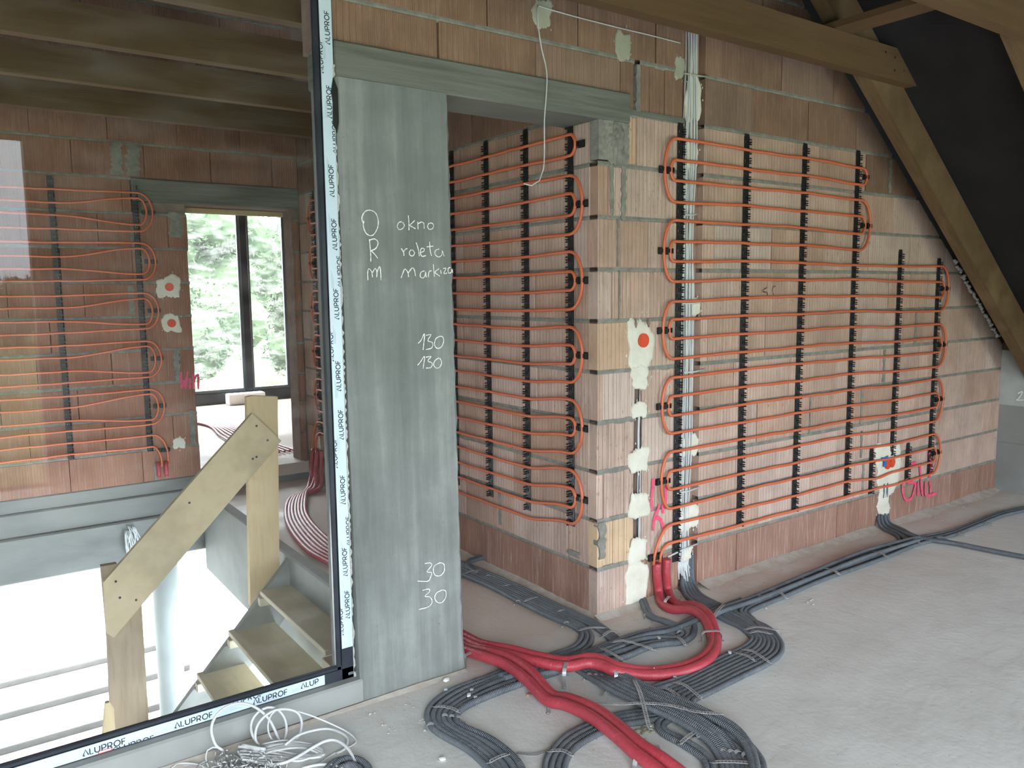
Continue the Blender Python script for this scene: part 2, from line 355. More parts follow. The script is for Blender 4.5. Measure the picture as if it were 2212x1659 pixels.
def brick_mesh(w, h, mat, ends=False, d=.075):
    key = (round(w, 2), round(h, 3), mat.name, ends)
    if key not in _bm:
        b = MB()
        if ends:   # piece cut so that the tongues of the block end stick out: stepped vertical ribs
            n = max(1, round(w/.035)); rg = random.Random(len(_bm))
            for i in range(n):
                a = w*i/n; o = rg.choice((0, .004, .010, .002)); b.cbox(a+.0005, a+w/n-.0005, o, d, 0, h, .002)
        else: b.cbox(0, w, 0, d, 0, h, .0025)
        _bm[key] = b.mesh('brick', mat)
    return _bm[key]
def lay(wall, z0, pitch, n, ivals, phases, L=.498, pick=None, top=None, seed=1, jt=.018, smear=.0045, gaps=()):
    """running bond of hollow clay blocks: every block a child named brick; every bed joint a child named mortar_joint"""
    rg = random.Random(seed)
    for k in range(n):
        za, zb = z0+k*pitch, z0+(k+1)*pitch-jt
        for (u0, u1) in ivals(k, (za+zb)/2):
            j = math.floor((u0-phases[k % len(phases)])/L)
            u = u0
            while u < u1-.02:
                nxt = phases[k % len(phases)]+L*(j+1)+rg.uniform(-.008,.008); j += 1
                if nxt < u+.02: continue
                v = min(nxt, u1)
                if u1-v < .03: v = u1
                w = v-u-.004
                if w > .012:
                    mt = pick(k, u, v, rg) if pick else CLAY; ends = False
                    if isinstance(mt, tuple): mt, ends = mt
                    dy = rg.uniform(-.002,.003)
                    if top and top(v) < zb:     # block cut along the roof slope
                        pl = [(0,0),(w,0)]+([(w, top(v)-za)] if top(v) > za+.01 else [])
                        if top(u) > zb:
                            uu = u+(v-u)*(top(u)-zb)/max(1e-6, top(u)-top(v)); pl += [(uu-u, zb-za), (0, zb-za)]
                        elif top(u) > za+.02: pl += [(0, top(u)-za)]
                        else: u = v; continue
                        if not top(v) > za+.01: pl[1] = ((v-u)*(top(u)-za)/max(1e-6, top(u)-top(v)), 0)
                        b = MB(); b.prism(pl, lambda p, d: (p[0], d, p[1]), 0, .075); me = b.mesh('brick', mt)
                        put('brick', me, parent=wall, loc=(u+.002, dy, za))
                    else:
                        o = put('brick', brick_mesh(w, zb-za, mt, ends), parent=wall, loc=(u+.002, dy, za))
                        o.scale = (w/round(w, 2), 1, 1)
                u = v
            # bed joint squeezed out above this course
            b = MB(); m = max(2, int((u1-u0)/.022)); zt = zb+jt; rows = []; vs = []; ph = rg.uniform(0, 9); ex = 0
            for i in range(m+1):
                uu = u0+(u1-u0)*i/m
                if top and top(uu) < zt: break
                ex = .75*ex+rg.uniform(-.3,.34); s = max(-.3, min(1.8, ex))
                lo = zb-.004-max(0, s)*.010*rg.uniform(.3,1.2); hi = zt+.002+max(0, s)*.003*rg.uniform(0,1); f = -smear*(.4+.6*max(0, s))+.004
                vs += [(uu, .05, lo+.003), (uu, f+.003, lo), (uu, f-.001, (lo+hi)/2), (uu, f+.002, hi), (uu, .05, hi-.002)]; rows.append(1)
            q = len(rows)
            if q > 2:
                b.add(vs, [(i*5+c, i*5+c+5, i*5+c+6, i*5+c+1) for i in range(q-1) for c in range(4)]); put('mortar_joint', b, parent=wall, mat=MORTAR)
# ---- right wall (also above the lintel)
PH = [.09,.27,.05,.24,.03,.30,.10,.34,.10,.26,.14,.38,.20,.40]
SL0, SL1 = .585, .740      # open chase with the white cables
def iv_right(k, z):
    if k >= 10: r = [(-1.34, SL0-.0), (SL1, 4.3)] if k < 12 else [(-1.34, 4.3)]
    else: r = [(0, SL0), (SL1, 4.3)]
    if k <= 4: r = [(0, .258), (.306, SL0)]+r[1:]
    if k == 9: r = [(.19, SL0), (SL1, 4.3)]
    if k == 10: r = [(-1.34, .235), (.27, SL0), (SL1, 4.3)]
    return r
def pick_right(k, u, v, rg):
    if 0 <= u < .2 and k < 10:
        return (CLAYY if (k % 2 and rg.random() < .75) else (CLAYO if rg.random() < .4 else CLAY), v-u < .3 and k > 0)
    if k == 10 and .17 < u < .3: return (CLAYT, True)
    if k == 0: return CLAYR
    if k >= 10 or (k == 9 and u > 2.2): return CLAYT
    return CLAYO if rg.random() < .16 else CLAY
def zz(k): return .006+k*.25
lay(wallR, .004, .25, 14, iv_right, PH, pick=pick_right, top=lambda u: rake(u) if u > 1.0 else 99, seed=3, jt=.019)
# ---- middle wall, face X=0 (frame x = -Y)
lay(wallM, .004, .25, 13, lambda k, z: [(-3.9, -.062 if k < 10 else -.26)], [.0,.27,-.22,.26,.01,.25,.0,.28,.02,.25,-.1,.3,0],
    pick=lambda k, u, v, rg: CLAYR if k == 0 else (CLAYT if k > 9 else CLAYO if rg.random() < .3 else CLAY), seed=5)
# ---- far wall
def iv_far(k, z):
    if z < 2.36: return [(-3.2, -.935), (-.045, -.003)]
    if z < 2.56: return [(-3.2, -1.33)]
    return [(-3.2, -.003)]
lay(wallF, .158, .2657, 15, iv_far, [.12,.37,.2,.45,.05,.3,.15,.42,.1,.28,.02,.33,.2,.4,.1], L=.5,
    pick=lambda k, u, v, rg: CLAYF, seed=9)
# lintels and the poured pillar
l = MB(); l.cbox(-1.325, .19, -.022, .25, 2.445, 2.582, .006); l.box(.19, SL0, -.004, .06, 2.49, 2.515); st('trim_4', l, LINT)
l = MB(); l.cbox(-1.33, .0, -.012, .25, 2.372, 2.545, .006); put('trim_5', l, mtx=FF, mat=LINT, kind='structure')
b = MB()
nz_ = 60; cols = 16
rg = random.Random(4)
x0, x1, yf, yb = -1.325, -.835, -.026, .22
ring = lambda: [(x0, yb), (x0, yf+.012)]+[(x0+.012+(x1-x0-.024)*i/cols, yf) for i in range(cols+1)]+[(x1, yf+.012), (x1, yb)]
vs = []; 
for i in range(nz_+1):
    z = 2.448*i/nz_
    for j, (x, y) in enumerate(ring()):
        e1 = rg.uniform(-.002,.002)
        if j >= cols+2: e1 += rg.uniform(-.003,.003)+(.012*max(0, 1-z/.12) if j < cols+4 else 0)
        vs.append((x+(e1 if j > cols else 0), y-(.0012*math.sin(x*70)+rg.uniform(-.0007,.0007) if 1 < j < cols+2 else 0)-(.05*(1-z/2.448) if 0 < j < cols+4 else 0), z))
nr = cols+5
b.add(vs, [(i*nr+j, i*nr+(j+1) % nr, (i+1)*nr+(j+1) % nr, (i+1)*nr+j) for i in range(nz_) for j in range(nr)]+[tuple(nz_*nr+j for j in range(nr))])
pillar = put('concrete_pillar', b, mat=COLM, kind='structure')
# rendered patch at the corner below the lintel, crumbly
b = MB(); rg = random.Random(8); n1, n2 = 14, 12; vs = []
for i in range(n1+1):
    for j in range(n2+1):
        u = .0+.19*i/n1; z = 2.262+.186*j/n2; ed = i in (0, n1) or j in (0,)
        lump = abs(math.sin(u*60)*.5+rg.uniform(-1,1))*.010*(1 if .06 < u < .15 else .3)
        vs.append((u+(rg.uniform(-.006,.014) if i == n1 else 0), -.004-(0 if ed else lump), z-(rg.uniform(0,.03) if j == 0 and i > 4 else 0)))
b.add(vs, [(i*(n2+1)+j, (i+1)*(n2+1)+j, (i+1)*(n2+1)+j+1, i*(n2+1)+j+1) for i in range(n1) for j in range(n2)])
b.box(-.0, .188, -.002, .06, 2.263, 2.448)
put('mortar_patch', b, parent=wallR, mat=MORTAR)
# mortar dabs in the vertical joints
def dab(wall, u, z0, z1, w, seed, mat=MORTAR):
    rg = random.Random(seed); n = max(3, int((z1-z0)/.018)); L = []; R = []
    for i in range(n+1):
        z = z0+(z1-z0)*i/n; L.append((u-w/2*rg.uniform(.5,1.2), z)); R.append((u+w/2*rg.uniform(.5,1.2), z))
    b = MB(); b.prism(L+R[::-1], lambda p, d: (p[0], d, p[1]), -.0045, .03); put('mortar_joint', b, parent=wall, mat=mat)
for (u, z0, z1, w) in [(.085,2.01,2.24,.03),(.13,1.76,1.99,.012),(.165,1.98,2.24,.035),(.14,1.5,1.74,.01),(.03,.30,.49,.05),(1.745,.75,.99,.016),(2.31,.75,.98,.022),(2.95,1.25,1.49,.03),(2.54,2.26,2.47,.03),(2.36,.27,.49,.03),(2.56,1.01,1.23,.03),(.255,2.51,2.73,.03),(2.33,.52,.7,.02),(1.62,2.1,2.2,.02)]:
    dab(wallR, u, z0, z1, w, int(u*1000))
for (u, z0, z1, w) in [(-.855,.28,.50,.03),(-.19,.27,.3,.1)]: dab(wallM, u, z0, z1, w, int(-u*1000))
for (u, z0, z1, w) in [(-1.38,1.5,1.72,.05),(-1.07,.95,1.2,.05),(-.98,.42,.7,.05),(-1.28,.16,.3,.03),(-1.42,2.56,2.8,.09),(-1.30,2.56,2.8,.12),(-1.02,2.1,2.3,.12),(-1.33,1.98,2.2,.06)]: dab(wallF, u, z0, z1, w, int(-u*1000))
fillet('trim_6', (Vector((.74,0,0)), Vector((4.3,0,0))), .10, .035, 2)
fillet('trim_7', (Vector((-.02,-.0,0)), Vector((.58,-.0,0))), .07, .03, 5)
fillet('trim_8', (Vector((0,3.8,0)), Vector((0,.0,0))), .07, .025, 3)
fillet('trim_9', (Vector((-4.5,-.07,0)), Vector((-.84,-.085,0))), .03, .014, 6)
# knee wall at the far right with a lighter upper lift
b = MB(); b.box(4.3, 4.55, -5.2, .07, -.2, .70); kw = put('wall_knee', b, mat=CONC, kind='structure')
b = MB(); b.cbox(4.292, 4.5, -5.2, .07, .70, 1.145, .006); put('upper_lift', b, parent=kw, mat=noisy('pale_concrete', (.36,.37,.35), (.44,.455,.43), 5, .85, .4, .01))
b = MB(); b.box(4.296, 4.4, -5.2, -.01, .395, .402); put('day_joint', b, parent=kw, mat=MORTAR)
# remaining shell: left knee wall, gable behind the camera with its left opening and an added right one, roof
b = MB(); b.box(-8.2, -8.0, -5.2, 8.6, -.2, 1.4); st('wall_left', b, CONC)
b = MB()
LX0, LX1, LZ1, RX0, RX1, RZ1 = -5.9, -1.94, 3.22, 1.0, 3.35, 1.88  # right opening is unseen, added to brighten the floor and right wall
def gable(b, y0, y1, holes, z0=-.2):
    xs = sorted({-8.4, -1.95, 4.6} | {h[0] for h in holes} | {h[1] for h in holes})
    rf = lambda x: 4.50-.77*x if x > -1.95 else 4.50-.77*(-3.9-x)
    for xa, xb in zip(xs, xs[1:]):
        zb = z0
        for h in holes:
            if h[0] <= xa and xb <= h[1]:
                if h[2] > z0: b.box(xa, xb, y0, y1, z0, h[2])
                zb = h[3]
        b.prism([(xa,zb),(xb,zb),(xb,rf(xb)),(xa,rf(xa))], lambda p, d: (p[0], d, p[1]), y0, y1)
gable(b, -5.2, -5.0, [(LX0,LX1,0,LZ1),(RX0,RX1,0,RZ1)])
st('wall_back', b, CONC)
b = MB(); th = .03
b.prism([(-1.95,6.0),(4.75,4.49-.77*4.75),(4.75,4.53-.77*4.75),(-1.95,6.04)], lambda p, d: (p[0], d, p[1]), -5.4, 8.7)
b.prism([(-1.95,6.0),(-8.65,4.49-.77*4.75),(-8.65,4.53-.77*4.75),(-1.95,6.04)], lambda p, d: (p[0], d, p[1]), -5.4, 8.7)
st('ceiling', b, MEMB)
# stair enclosure
b = MB(); b.box(-4.8, -4.6, .2, 4.15, -3.1, 5.4); st('wall_left', b, CONC)
b = MB(); b.box(-4.8, XS, .02, .2, -3.1, -.01); b.box(2.0, 2.2, .2, 4.15, -3.1, -.2); st('wall_front', b, CONC)
b = MB(); b.box(-4.8, -4.6, .02, .22, 0, 5.4); b.box(-4.8, -1.34, .04, .2, 3.06, 5.6); st('wall_front', b, CORE)
b = MB(); b.box(-4.8, XS, .2, 4.2, -3.1, -3.0); st('floor', b, CONC)
# room beyond the far door
b = MB(); b.box(-2.5, -2.3, 4.15, 8.6, -.05, 4.4); b.box(2.3, 2.5, 4.15, 8.6, -.05, 3.4)
b.box(-2.3, -1.0, 8.3, 8.6, -.05, 5); b.box(1.5, 2.5, 8.3, 8.6, -.05, 3.2); b.box(-1.0, 1.5, 8.3, 8.6, 2.95, 5.4); b.box(.25, 2.3, 3.95, 4.15, -.05, 4.3)
st('wall_back', b, CLAYF)
# =================================================================== WINDOWS
win = empty('window_1', kind='structure')
FX0, FX1, FZ0, FZ1 = -4.55, -1.333, .098, 3.05
b = MB(); b.box(FX0, FX1, -.03, .018, FZ0, FZ0+.045); b.cbox(FX0, FX1-.045, -.028, -.006, FZ0+.043, FZ0+.061, .004); put('bottom_rail', b, parent=win, mat=ALU)
b = MB(); b.box(FX1-.052, FX1, -.03, .018, FZ0, FZ1); b.cbox(FX1-.074, FX1-.052, -.028, -.006, FZ0+.043, FZ1, .004); put('side_post', b, parent=win, mat=ALU)
b = MB(); b.box(FX0, FX0+.05, -.03, .05, FZ0, FZ1); put('side_post', b, parent=win, mat=ALU)
b = MB(); b.box(FX0, FX1, -.03, .05, FZ1, FZ1+.05); put('top_rail', b, parent=win, mat=ALU)
b = MB(); b.add([(FX0,-.010,FZ0+.05),(FX1-.06,-.010,FZ0+.05),(FX1-.06,-.010,FZ1),(FX0,-.010,FZ1)], [(0,1,2,3)]); put('pane', b, parent=win, mat=GLASS)
# printed protective film: strips on the post and on the bottom rail
b = MB(); b.box(FX0, -1.46, -.0312, -.030, FZ0+.004, FZ0+.043); fh = put('film_strip', b, parent=win, mat=FILM)
b = MB(); b.box(FX1-.050, FX1-.002, -.0312, -.030, FZ0+.13, FZ1); fv = put('film_strip', b, parent=win, mat=FILM)
b = MB(); rg = random.Random(2); L = [(FX1-.004+rg.uniform(-.004,.006), FZ0+i*.012) for i in range(200)]
b.prism([(FX1-.004, FZ0)]+[(x+.004, z) for x, z in L]+[(FX1-.004, L[-1][1])], lambda p, d: (p[0], d, p[1]), -.034, .03); put('sealing_foam', b, parent=win, mat=noisy('grey_foam', (.35,.35,.31), (.52,.52,.47), 60, .95, .7, .004))
b = MB(); b.prism([(-1.338,2.44),(-1.322,2.40),(-1.322,2.28),(-1.330,2.24),(-1.345,2.27),(-1.343,2.35),(-1.348,2.39)], lambda p, d: (p[0], d, p[1]), -.036, -.03); put('tape_scrap', b, parent=win, mat=BLACK)
def arc(cx, cy, rx, ry, a0, a1, n=12): return [(cx+rx*math.cos(math.radians(a0+(a1-a0)*i/n)), cy+ry*math.sin(math.radians(a0+(a1-a0)*i/n))) for i in range(n+1)]
GL = {'A': (.92, [[(0,0),(.42,1),(.84,0)], [(.10,.02),(.30,.02)]]), 'L': (.62, [[(0,1),(0,0),(.5,0)]]), 'U': (.92, [[(0,1),(0,.4)]+arc(.37,.38,.37,.38,180,360)+[(.74,1)]]),
      'P': (.78, [[(0,0),(0,1),(.35,1)]+arc(.35,.70,.28,.30,90,-90)+[(0,.4)]]), 'R': (.82, [[(0,0),(0,1),(.35,1)]+arc(.35,.70,.28,.30,90,-90)+[(0,.4)], [(.35,.4),(.64,0)]]),
      'O': (1.08, [arc(.47,.5,.47,.5,0,360,20)]), 'F': (.6, [[(0,0),(0,1),(.52,1)], [(0,.5),(.46,.5)]])}
def ribbon(b, pts, w, fn):
    P = [Vector((p[0], p[1])) for p in pts]; n = len(P); vs = []
    for i in range(n):
        d = (P[min(n-1, i+1)]-P[max(0, i-1)])
        if d.length < 1e-9: d = Vector((1,0))
        d.normalize(); k = Vector((-d.y, d.x))*w/2; vs += [fn(P[i]+k), fn(P[i]-k)]
    b.add(vs, [(2*i, 2*i+1, 2*i+3, 2*i+2) for i in range(n-1)])
def word(b, text, x, z, h, fn, bold=.19, cut=None):
    for ch in text:
        adv, sts = GL[ch]
        for s_ in sts:
            pts = [(x+p[0]*h, z+p[1]*h) for p in s_]
            ribbon(b, pts, bold*h, fn)
        x += adv*h+.14*h
    return x
b = MB(); b2 = MB(); fn = lambda p: (p[0], -.0318, p[1])
for (u, v, t) in [(178,1618,'ALUPROF'),(377,1563,'ALUPROF'),(547,1517,'ALUPROF'),(-60,1690,'ALUPROF')]:
    p = at(u, v, 'Y', -.031); word(b, t, p.x, FZ0+.012, .020, fn)
for (u, t) in [(650,'ALUP'),(492,'ALUPROF'),(243,'ALUPROF')]:
    p = at(u, 1480+(650-u)*.32, 'Y', -.031)
    word(b, t, p.x, FZ0+(.017 if u == 650 else (.034 if u == 492 else -.010)), .020, lambda p: (p[0], -.0318, min(max(p[1], FZ0+.004), FZ0+.043)))
for k in range(9):
    for j in range(3): b2.box(-3.4+k*.235+.16, -3.4+k*.235+.21-.012*j, -.0316, -.0312, FZ0+.014+j*.004, FZ0+.0152+j*.004)
put('film_lettering', b, parent=fh, mat=INK); put('film_small_print', b2, parent=fh, mat=INKG)
b = MB(); b2 = MB(); xi = FX1-.018; xo = FX1-.048
def vword(b, x, z, t='ALUPROF', h=.018): word(b, t, 0, 0, h, lambda p: (min(max(x-p[1], FX1-.050), FX1-.002), -.0318, z+p[0]))
for v in [95,255,425,540,690,845,950,1090,1245,1337]:
    z = at(700+v*.035, v, 'Y', -.03).z; i_ = [95,255,425,540,690,845,950,1090,1245,1337].index(v)
    vword(b, FX1-.012-(0.002*(i_ % 3)), z)
for v in [160,330,620,780,1010,1180,1370]:
    z = at(700+v*.035, v, 'Y', -.03).z; vword(b, FX1+.004 if v in (330,620,1180) else FX1-.042, z)
for k in range(12):
    for j in range(3): b2.box(FX1-.040+j*.004, FX1-.0385+j*.004, -.0316, -.0312, .4+k*.21, .47+k*.21-.012*j)
put('film_lettering', b, parent=fv, mat=INK); put('film_small_print', b2, parent=fv, mat=INKG)
b = MB(); p = at(212, 1631, 'Y', -.0312); q_ = at(243, 1622, 'Y', -.0312)
b.box(p.x, q_.x, -.0316, -.0311, FZ0+.003, FZ0+.014); put('red_sticker', b, parent=fh, mat=noisy('sticker_red', (.55,.06,.06), (.6,.08,.08), 9, .5, 0))
b = MB(); b.box(p.x+.003, q_.x-.003, -.0319, -.0316, FZ0+.0055, FZ0+.0115); put('sticker_field', b, parent=fh, mat=FILM)
# window of the far room
w2 = empty('window_2', kind='structure')
b = MB(); b.box(-1.0, 1.5, 8.28, 8.36, .15, .30); put('bottom_rail', b, parent=w2, mat=ALU)
for x in (-1.0, .80, 1.43): b = MB(); b.cbox(x, x+(.10 if x == .8 else .07), 8.27, 8.36, .3, 2.95, .005); put('mullion', b, parent=w2, mat=ALU)
for (xa, xb) in ((-.93,.80),(.90,1.43)):
    b = MB(); b.box(xa, xb, 8.30, 8.34, .3, .345); b.box(xa, xa+.03, 8.30, 8.34, .345, 2.95); b.box(xb-.03, xb, 8.30, 8.34, .345, 2.95); f_ = put('sash', b, parent=w2, mat=noisy('sash_grey', (.10,.12,.13), (.14,.16,.17), 5, .4, .02))
    b = MB(); b.add([(xa,8.32,.34),(xb,8.32,.34),(xb,8.32,2.95),(xa,8.32,2.95)], [(0,1,2,3)]); put('pane', b, parent=f_, mat=GLASS2)
b = MB(); b.cbox(-.93, -.05, 4.155, 4.20, 2.325, 2.368, .004); put('head_board', b, parent=wallF, mat=PINE).matrix_parent_inverse = FF.inverted()
b = MB(); P = [at(u, v, 'Y', 9.0) for u, v in [(566,450),(590,450),(622,478),(622,490)]]; b.prism([(p.x, p.z) for p in P], lambda p, d: (p[0], d, p[1]), 8.65, 8.9)
put('verge_board', b, mat=noisy('verge_grey', (.035,.035,.03), (.055,.052,.045), 6, .85, .3), label='slanting verge board of the roof outside the far window, top right pane', category='board')
b = MB(); b.cbox(-1.0, 1.5, 8.22, 8.28, 2.78, 2.86, .004); put('head_batten', b, parent=w2, mat=TIMB)
# =================================================================== ROOF TIMBERS
TZ0, TZ1 = 2.818, 2.994
for i, (ya, yb) in enumerate([(-.35,-.28),(-1.14,-1.07),(-1.94,-1.87),(-2.74,-2.67),(-3.54,-3.47),(-4.34,-4.27),(.58,.65),(1.39,1.46),(2.17,2.24),(2.99,3.06)]):
    front = ya < 0
    b = MB(); xe0, xe1 = ((4.49-TZ0)/.77, (4.49-TZ1)/.77) if front else (-.0, -.0)
    b.prism([(-5.9,TZ0),(xe0,TZ0),(xe1,TZ1),(-5.7,TZ1)], lambda p, d: (p[0], d, p[1]), ya, yb)
    if front: lb = ['planed timber tie beam nearest the brick wall, its cut end over the slanting rafter', 'planed timber tie beam at the top right corner, in front of the nearest one'][i] if i < 2 else 'planed timber tie beam overhead behind the camera, %s from the brick wall' % ORD[i]
    else: lb = 'planed timber tie beam seen through the big window, %s' % ['highest in the photo and nearest','second from the top','third from the top','lowest and farthest'][i-6]
    o = put('tie_beam', b, mat=TIMB, label=lb, category='beam', group='timber tie beams under the roof')
    if i == 0:
        for (u, v) in [(1913,113),(1933,124),(1932,152),(1953,153)]:
            p = at(u, v, 'Y', ya); n_ = MB(); n_.tube([p+Vector((0,.004,0)), p-Vector((0,.003,0))], .006, 8); put('screw_head', n_, parent=o, mat=BLACK)
RAFT = wood('rafter_timber', (.10,.063,.029), (.145,.093,.045), (3,20,3), .75, (.28,.20,.11))
for i, y in enumerate([-.28,-1.07,-1.87,-2.67]):
    b = MB(); b.prism([(-1.9,4.21+.77*1.9),(4.42,4.21-.77*4.42),(4.42,4.478-.77*4.42),(-1.9,4.478+.77*1.9)], lambda p, d: (p[0], d, p[1]), y, y+.085)
    put('rafter', b, mat=RAFT, label='slanting timber rafter %s' % ['running down in front of the brick gable edge','at the top right corner, second from the brick wall','overhead, third from the brick wall','overhead, fourth from the brick wall'][i], category='rafter', group='rafters under the dark membrane')
b = MB(); b.box(1.33, 1.50, -5.0, -.02, 2.996, 3.03); put('roof_board', b, mat=TIMBY, label='timber board lying across the tie beams near the top right', category='board')
b = MB(); b.cbox(4.26, 4.42, -5.1, -.01, 1.147, 1.21, .004); put('wall_plate', b, mat=TIMBY, label='timber wall plate lying on the low concrete wall at the right edge', category='beam')
# pale foam squeezed out between the gable bricks and the membrane
b = MB(); rg = random.Random(12)
for i in range(46):
    u = 3.42+i*.017; b.blob((u, -.012+rg.uniform(-.006,.006), rake(u)-.02+rg.uniform(-.014,.012)), .020, .011, .013, 1, .3, rg)
put('gap_foam', b, mat=FOAM, label='crumbly white foam in the gap along the sloping top edge of the gable', category='foam', kind='stuff')
# =================================================================== STAIR WELL
def bp(name, px, y, th, mat, lab=None, cat=None, parent=None, **k):
    """board whose face lies in the plane Y = y; outline given by points of the photograph"""
    P = [at(u, v, 'Y', y) for u, v in px]; b = MB(); b.prism([(p.x, p.z) for p in P], lambda p, d: (p[0], d, p[1]), y, y+th)
    if lab: k['label'] = lab; k['category'] = cat
    return put(name, b, mat=mat, parent=parent, **k)
PINEB = wood('brown_board', (.28,.21,.14), (.34,.26,.18), (30,6,3), .85, (.25,.18,.12))
rb = empty('stair_railing', loc=(0,0,0), label='makeshift railing of rough boards beside the concrete stairs behind the glass', category='railing')
bp('post', [(533,858),(545,855),(600,857),(604,1245),(583,1303),(541,1309)], 1.90, .045, PINE, parent=rb)
bp('post', [(218,1224),(253,1218),(306,1305),(324,1600),(326,1680),(246,1680),(231,1368)], 1.90, .045, PINEB, parent=rb)
hb = bp('handrail_board', [(224,1258),(545,893),(608,952),(246,1378),(231,1368)], 1.862, .034, PINED, parent=rb)
for (u, v) in [(250,1256),(294,1296),(259,1291),(554,920),(578,951),(554,987),(546,991),(409,1086)]:
    p = at(u, v, 'Y', 1.862); n_ = MB(); n_.tube([p+Vector((0,.003,0)), p-Vector((0,.002,0))], .007, 8); put('nail', n_, parent=hb, mat=BLACK)
bp('board_end', [(228,1520),(236,1517),(246,1530),(250,1590),(252,1680),(216,1680),(222,1590)], 1.84, .03, PINE, parent=rb)
sf = empty('open_stairs', label='open stair flight of two grey stringers going down behind the glass', category='stairs')
SL = 1.107; SX = -.93
def stringer(y0, y1):
    b = MB(); b.prism([(SX,.02),(SX-2.7,.02-SL*2.7),(SX-2.7,-.31-SL*2.7),(SX,-.31)], lambda p, d: (p[0], d, p[1]), y0, y1)
    return put('stringer', b, parent=sf, mat=STRG)
STRG = noisy('stringer_grey', (.20,.20,.185), (.28,.28,.26), 5, .8, .25)
st_far = stringer(1.815, 1.855); st_near = stringer(.50, .54)
TL = ['topmost pale board laid as a stair tread, beside the window frame','second pale tread board from the top, with a dark knot in its middle','third pale tread board from the top, lowest one seen through the glass']
for k in range(6):
    z = -.162-.214*k; xf = -1.128-.194*k
    if k < 3:
        b = MB(); b.cbox(xf, xf+.275, [.80,.42,.42][k], 1.83+.03*(k > 0), z-.03, z, .003)
        t = put('tread_board', b, mat=PINEX, label=TL[k], category='board', group='boards laid as stair treads')
    b = MB(); b.cbox(xf-.02, xf+.22, 1.77, 1.813, z-.082, z-.032, .003); put('tread_batten', b, parent=sf, mat=PINEX)
    b = MB(); b.cbox(xf-.02, xf+.22, .545, .60+(.2 if k == 0 else 0), z-.082, z-.032, .003); put('tread_batten', b, parent=sf, mat=PINEX)
# round concrete column of the storey below
b = MB(); b.tube([(-1.225,4.08,-3.0),(-1.225,4.08,-2),(-1.225,4.08,-1.2),(-1.225,4.08,-.47)], .105, 28); st('round_column', b, noisy('column_concrete', (.25,.265,.255), (.33,.345,.33), 2.4, .8, .2))
# a small hank of white cable hanging from the ring beam
b = MB(); rg = random.Random(3)
for k in range(9):
    p = at(283+rg.uniform(-12,12), 1145, 'Y', 3.84); w = rg.uniform(.012,.035); h = rg.uniform(.16,.22); dx = rg.uniform(-.05,.03)
    b.tube(smooth([p+Vector((-w,0,0)), p+Vector((dx-w,-.02,-h*.6)), p+Vector((dx,-.02,-h)), p+Vector((dx+w,-.01,-h*.6)), p+Vector((w*.5,0,0)), p+Vector((0,0,.03))], .03), .004, 5)
put('cable_hank', b, mat=WCAB, label='small hank of white cable hanging on the concrete beam behind the diagonal board', category='cable')
# =================================================================== OUTDOORS
gr = noisy('meadow_grass', (.055,.09,.022), (.10,.125,.042), 1.3, .95, .4, .05, c3=(.11,.11,.05), detail=9)
b = MB(); b.box(-200, 200, 14, 220, -1.9, -1.7); put('meadow', b, mat=gr, label='bright green meadow outside the far window', category='meadow', kind='stuff')
b = MB(); b.box(-200, 200, -220, -9, -1.1, -.9); put('lawn', b, mat=noisy('lawn_grass', (.10,.14,.03), (.17,.185,.06), .5, .95, .4, .05, detail=9), label='field behind the camera, mirrored in the big window', category='lawn', kind='stuff')
ter = noisy('white_paving', (.80,.80,.78), (.86,.86,.84), 2, .8, .1)
b = MB(); b.box(-9, 6, 4.2, 14, -3.2, -3.0); st('terrace', b, ter)
gs = noisy('grey_edging', (.10,.10,.10), (.14,.14,.14), 2, .8, .1)
for i, (y0, y1) in enumerate([(5.75,5.92),(6.35,6.62),(7.15,7.38),(8.0,8.12)]):
    b = MB(); b.cbox(-6, -.4, y0, y1, -3.0, -2.93, .01)
    put('edging_plank', b, mat=gs, label='grey plank lying on the sunlit paving below, %s from the window frame' % ORD[i], category='plank', group='planks on the paving below')
LEAF = M('leaf_green', .7, 0, .2); LEAF.col(LEAF.ramp(LEAF.noise(LEAF.map(), .8, 5), [(.35, (.04,.066,.035)), (.65, (.085,.122,.065))])); LEAF = LEAF.m
def bush(name, c, r, h, n, lab, cat, seed, grp, leaf=.11):
    rg = random.Random(seed); b = MB(); lobes = [(rg.uniform(-.6,.6)*r, rg.uniform(-.5,.5)*r, h*rg.uniform(.25,.8), r*rg.uniform(.35,.6)) for _ in range(13)]
    for _ in range(n):
        l = rg.choice(lobes); d = Vector((rg.gauss(0,1), rg.gauss(0,1), rg.gauss(0,1))).normalized()*l[3]*rg.uniform(.75,1.05)
        p = Vector((l[0]+d.x, l[1]+d.y, max(.1, l[2]+d.z*1.0))); a = Vector((rg.gauss(0,1), rg.gauss(0,1), rg.gauss(0,1))).normalized(); t = a.orthogonal().normalized(); s = leaf*rg.uniform(.6,1.3)
        b.add([p-a*s, p+t*s*.5, p+a*s, p-t*s*.5], [(0,1,2,3)])
    for l in lobes: b.blob((l[0], l[1], max(.2, l[2])), l[3]*.8, l[3]*.8, l[3]*.8, 2, .12, rg)
    root = empty(name, loc=c, label=lab, category=cat, group=grp)
    put('foliage', b, parent=root, mat=LEAF); t = MB(); t.tube([(0,0,.0),(.05,0,h*.3),(0,.05,h*.6)], .12, 8, rad=[.16,.12,.07]); put('trunk', t, parent=root, mat=PINED)
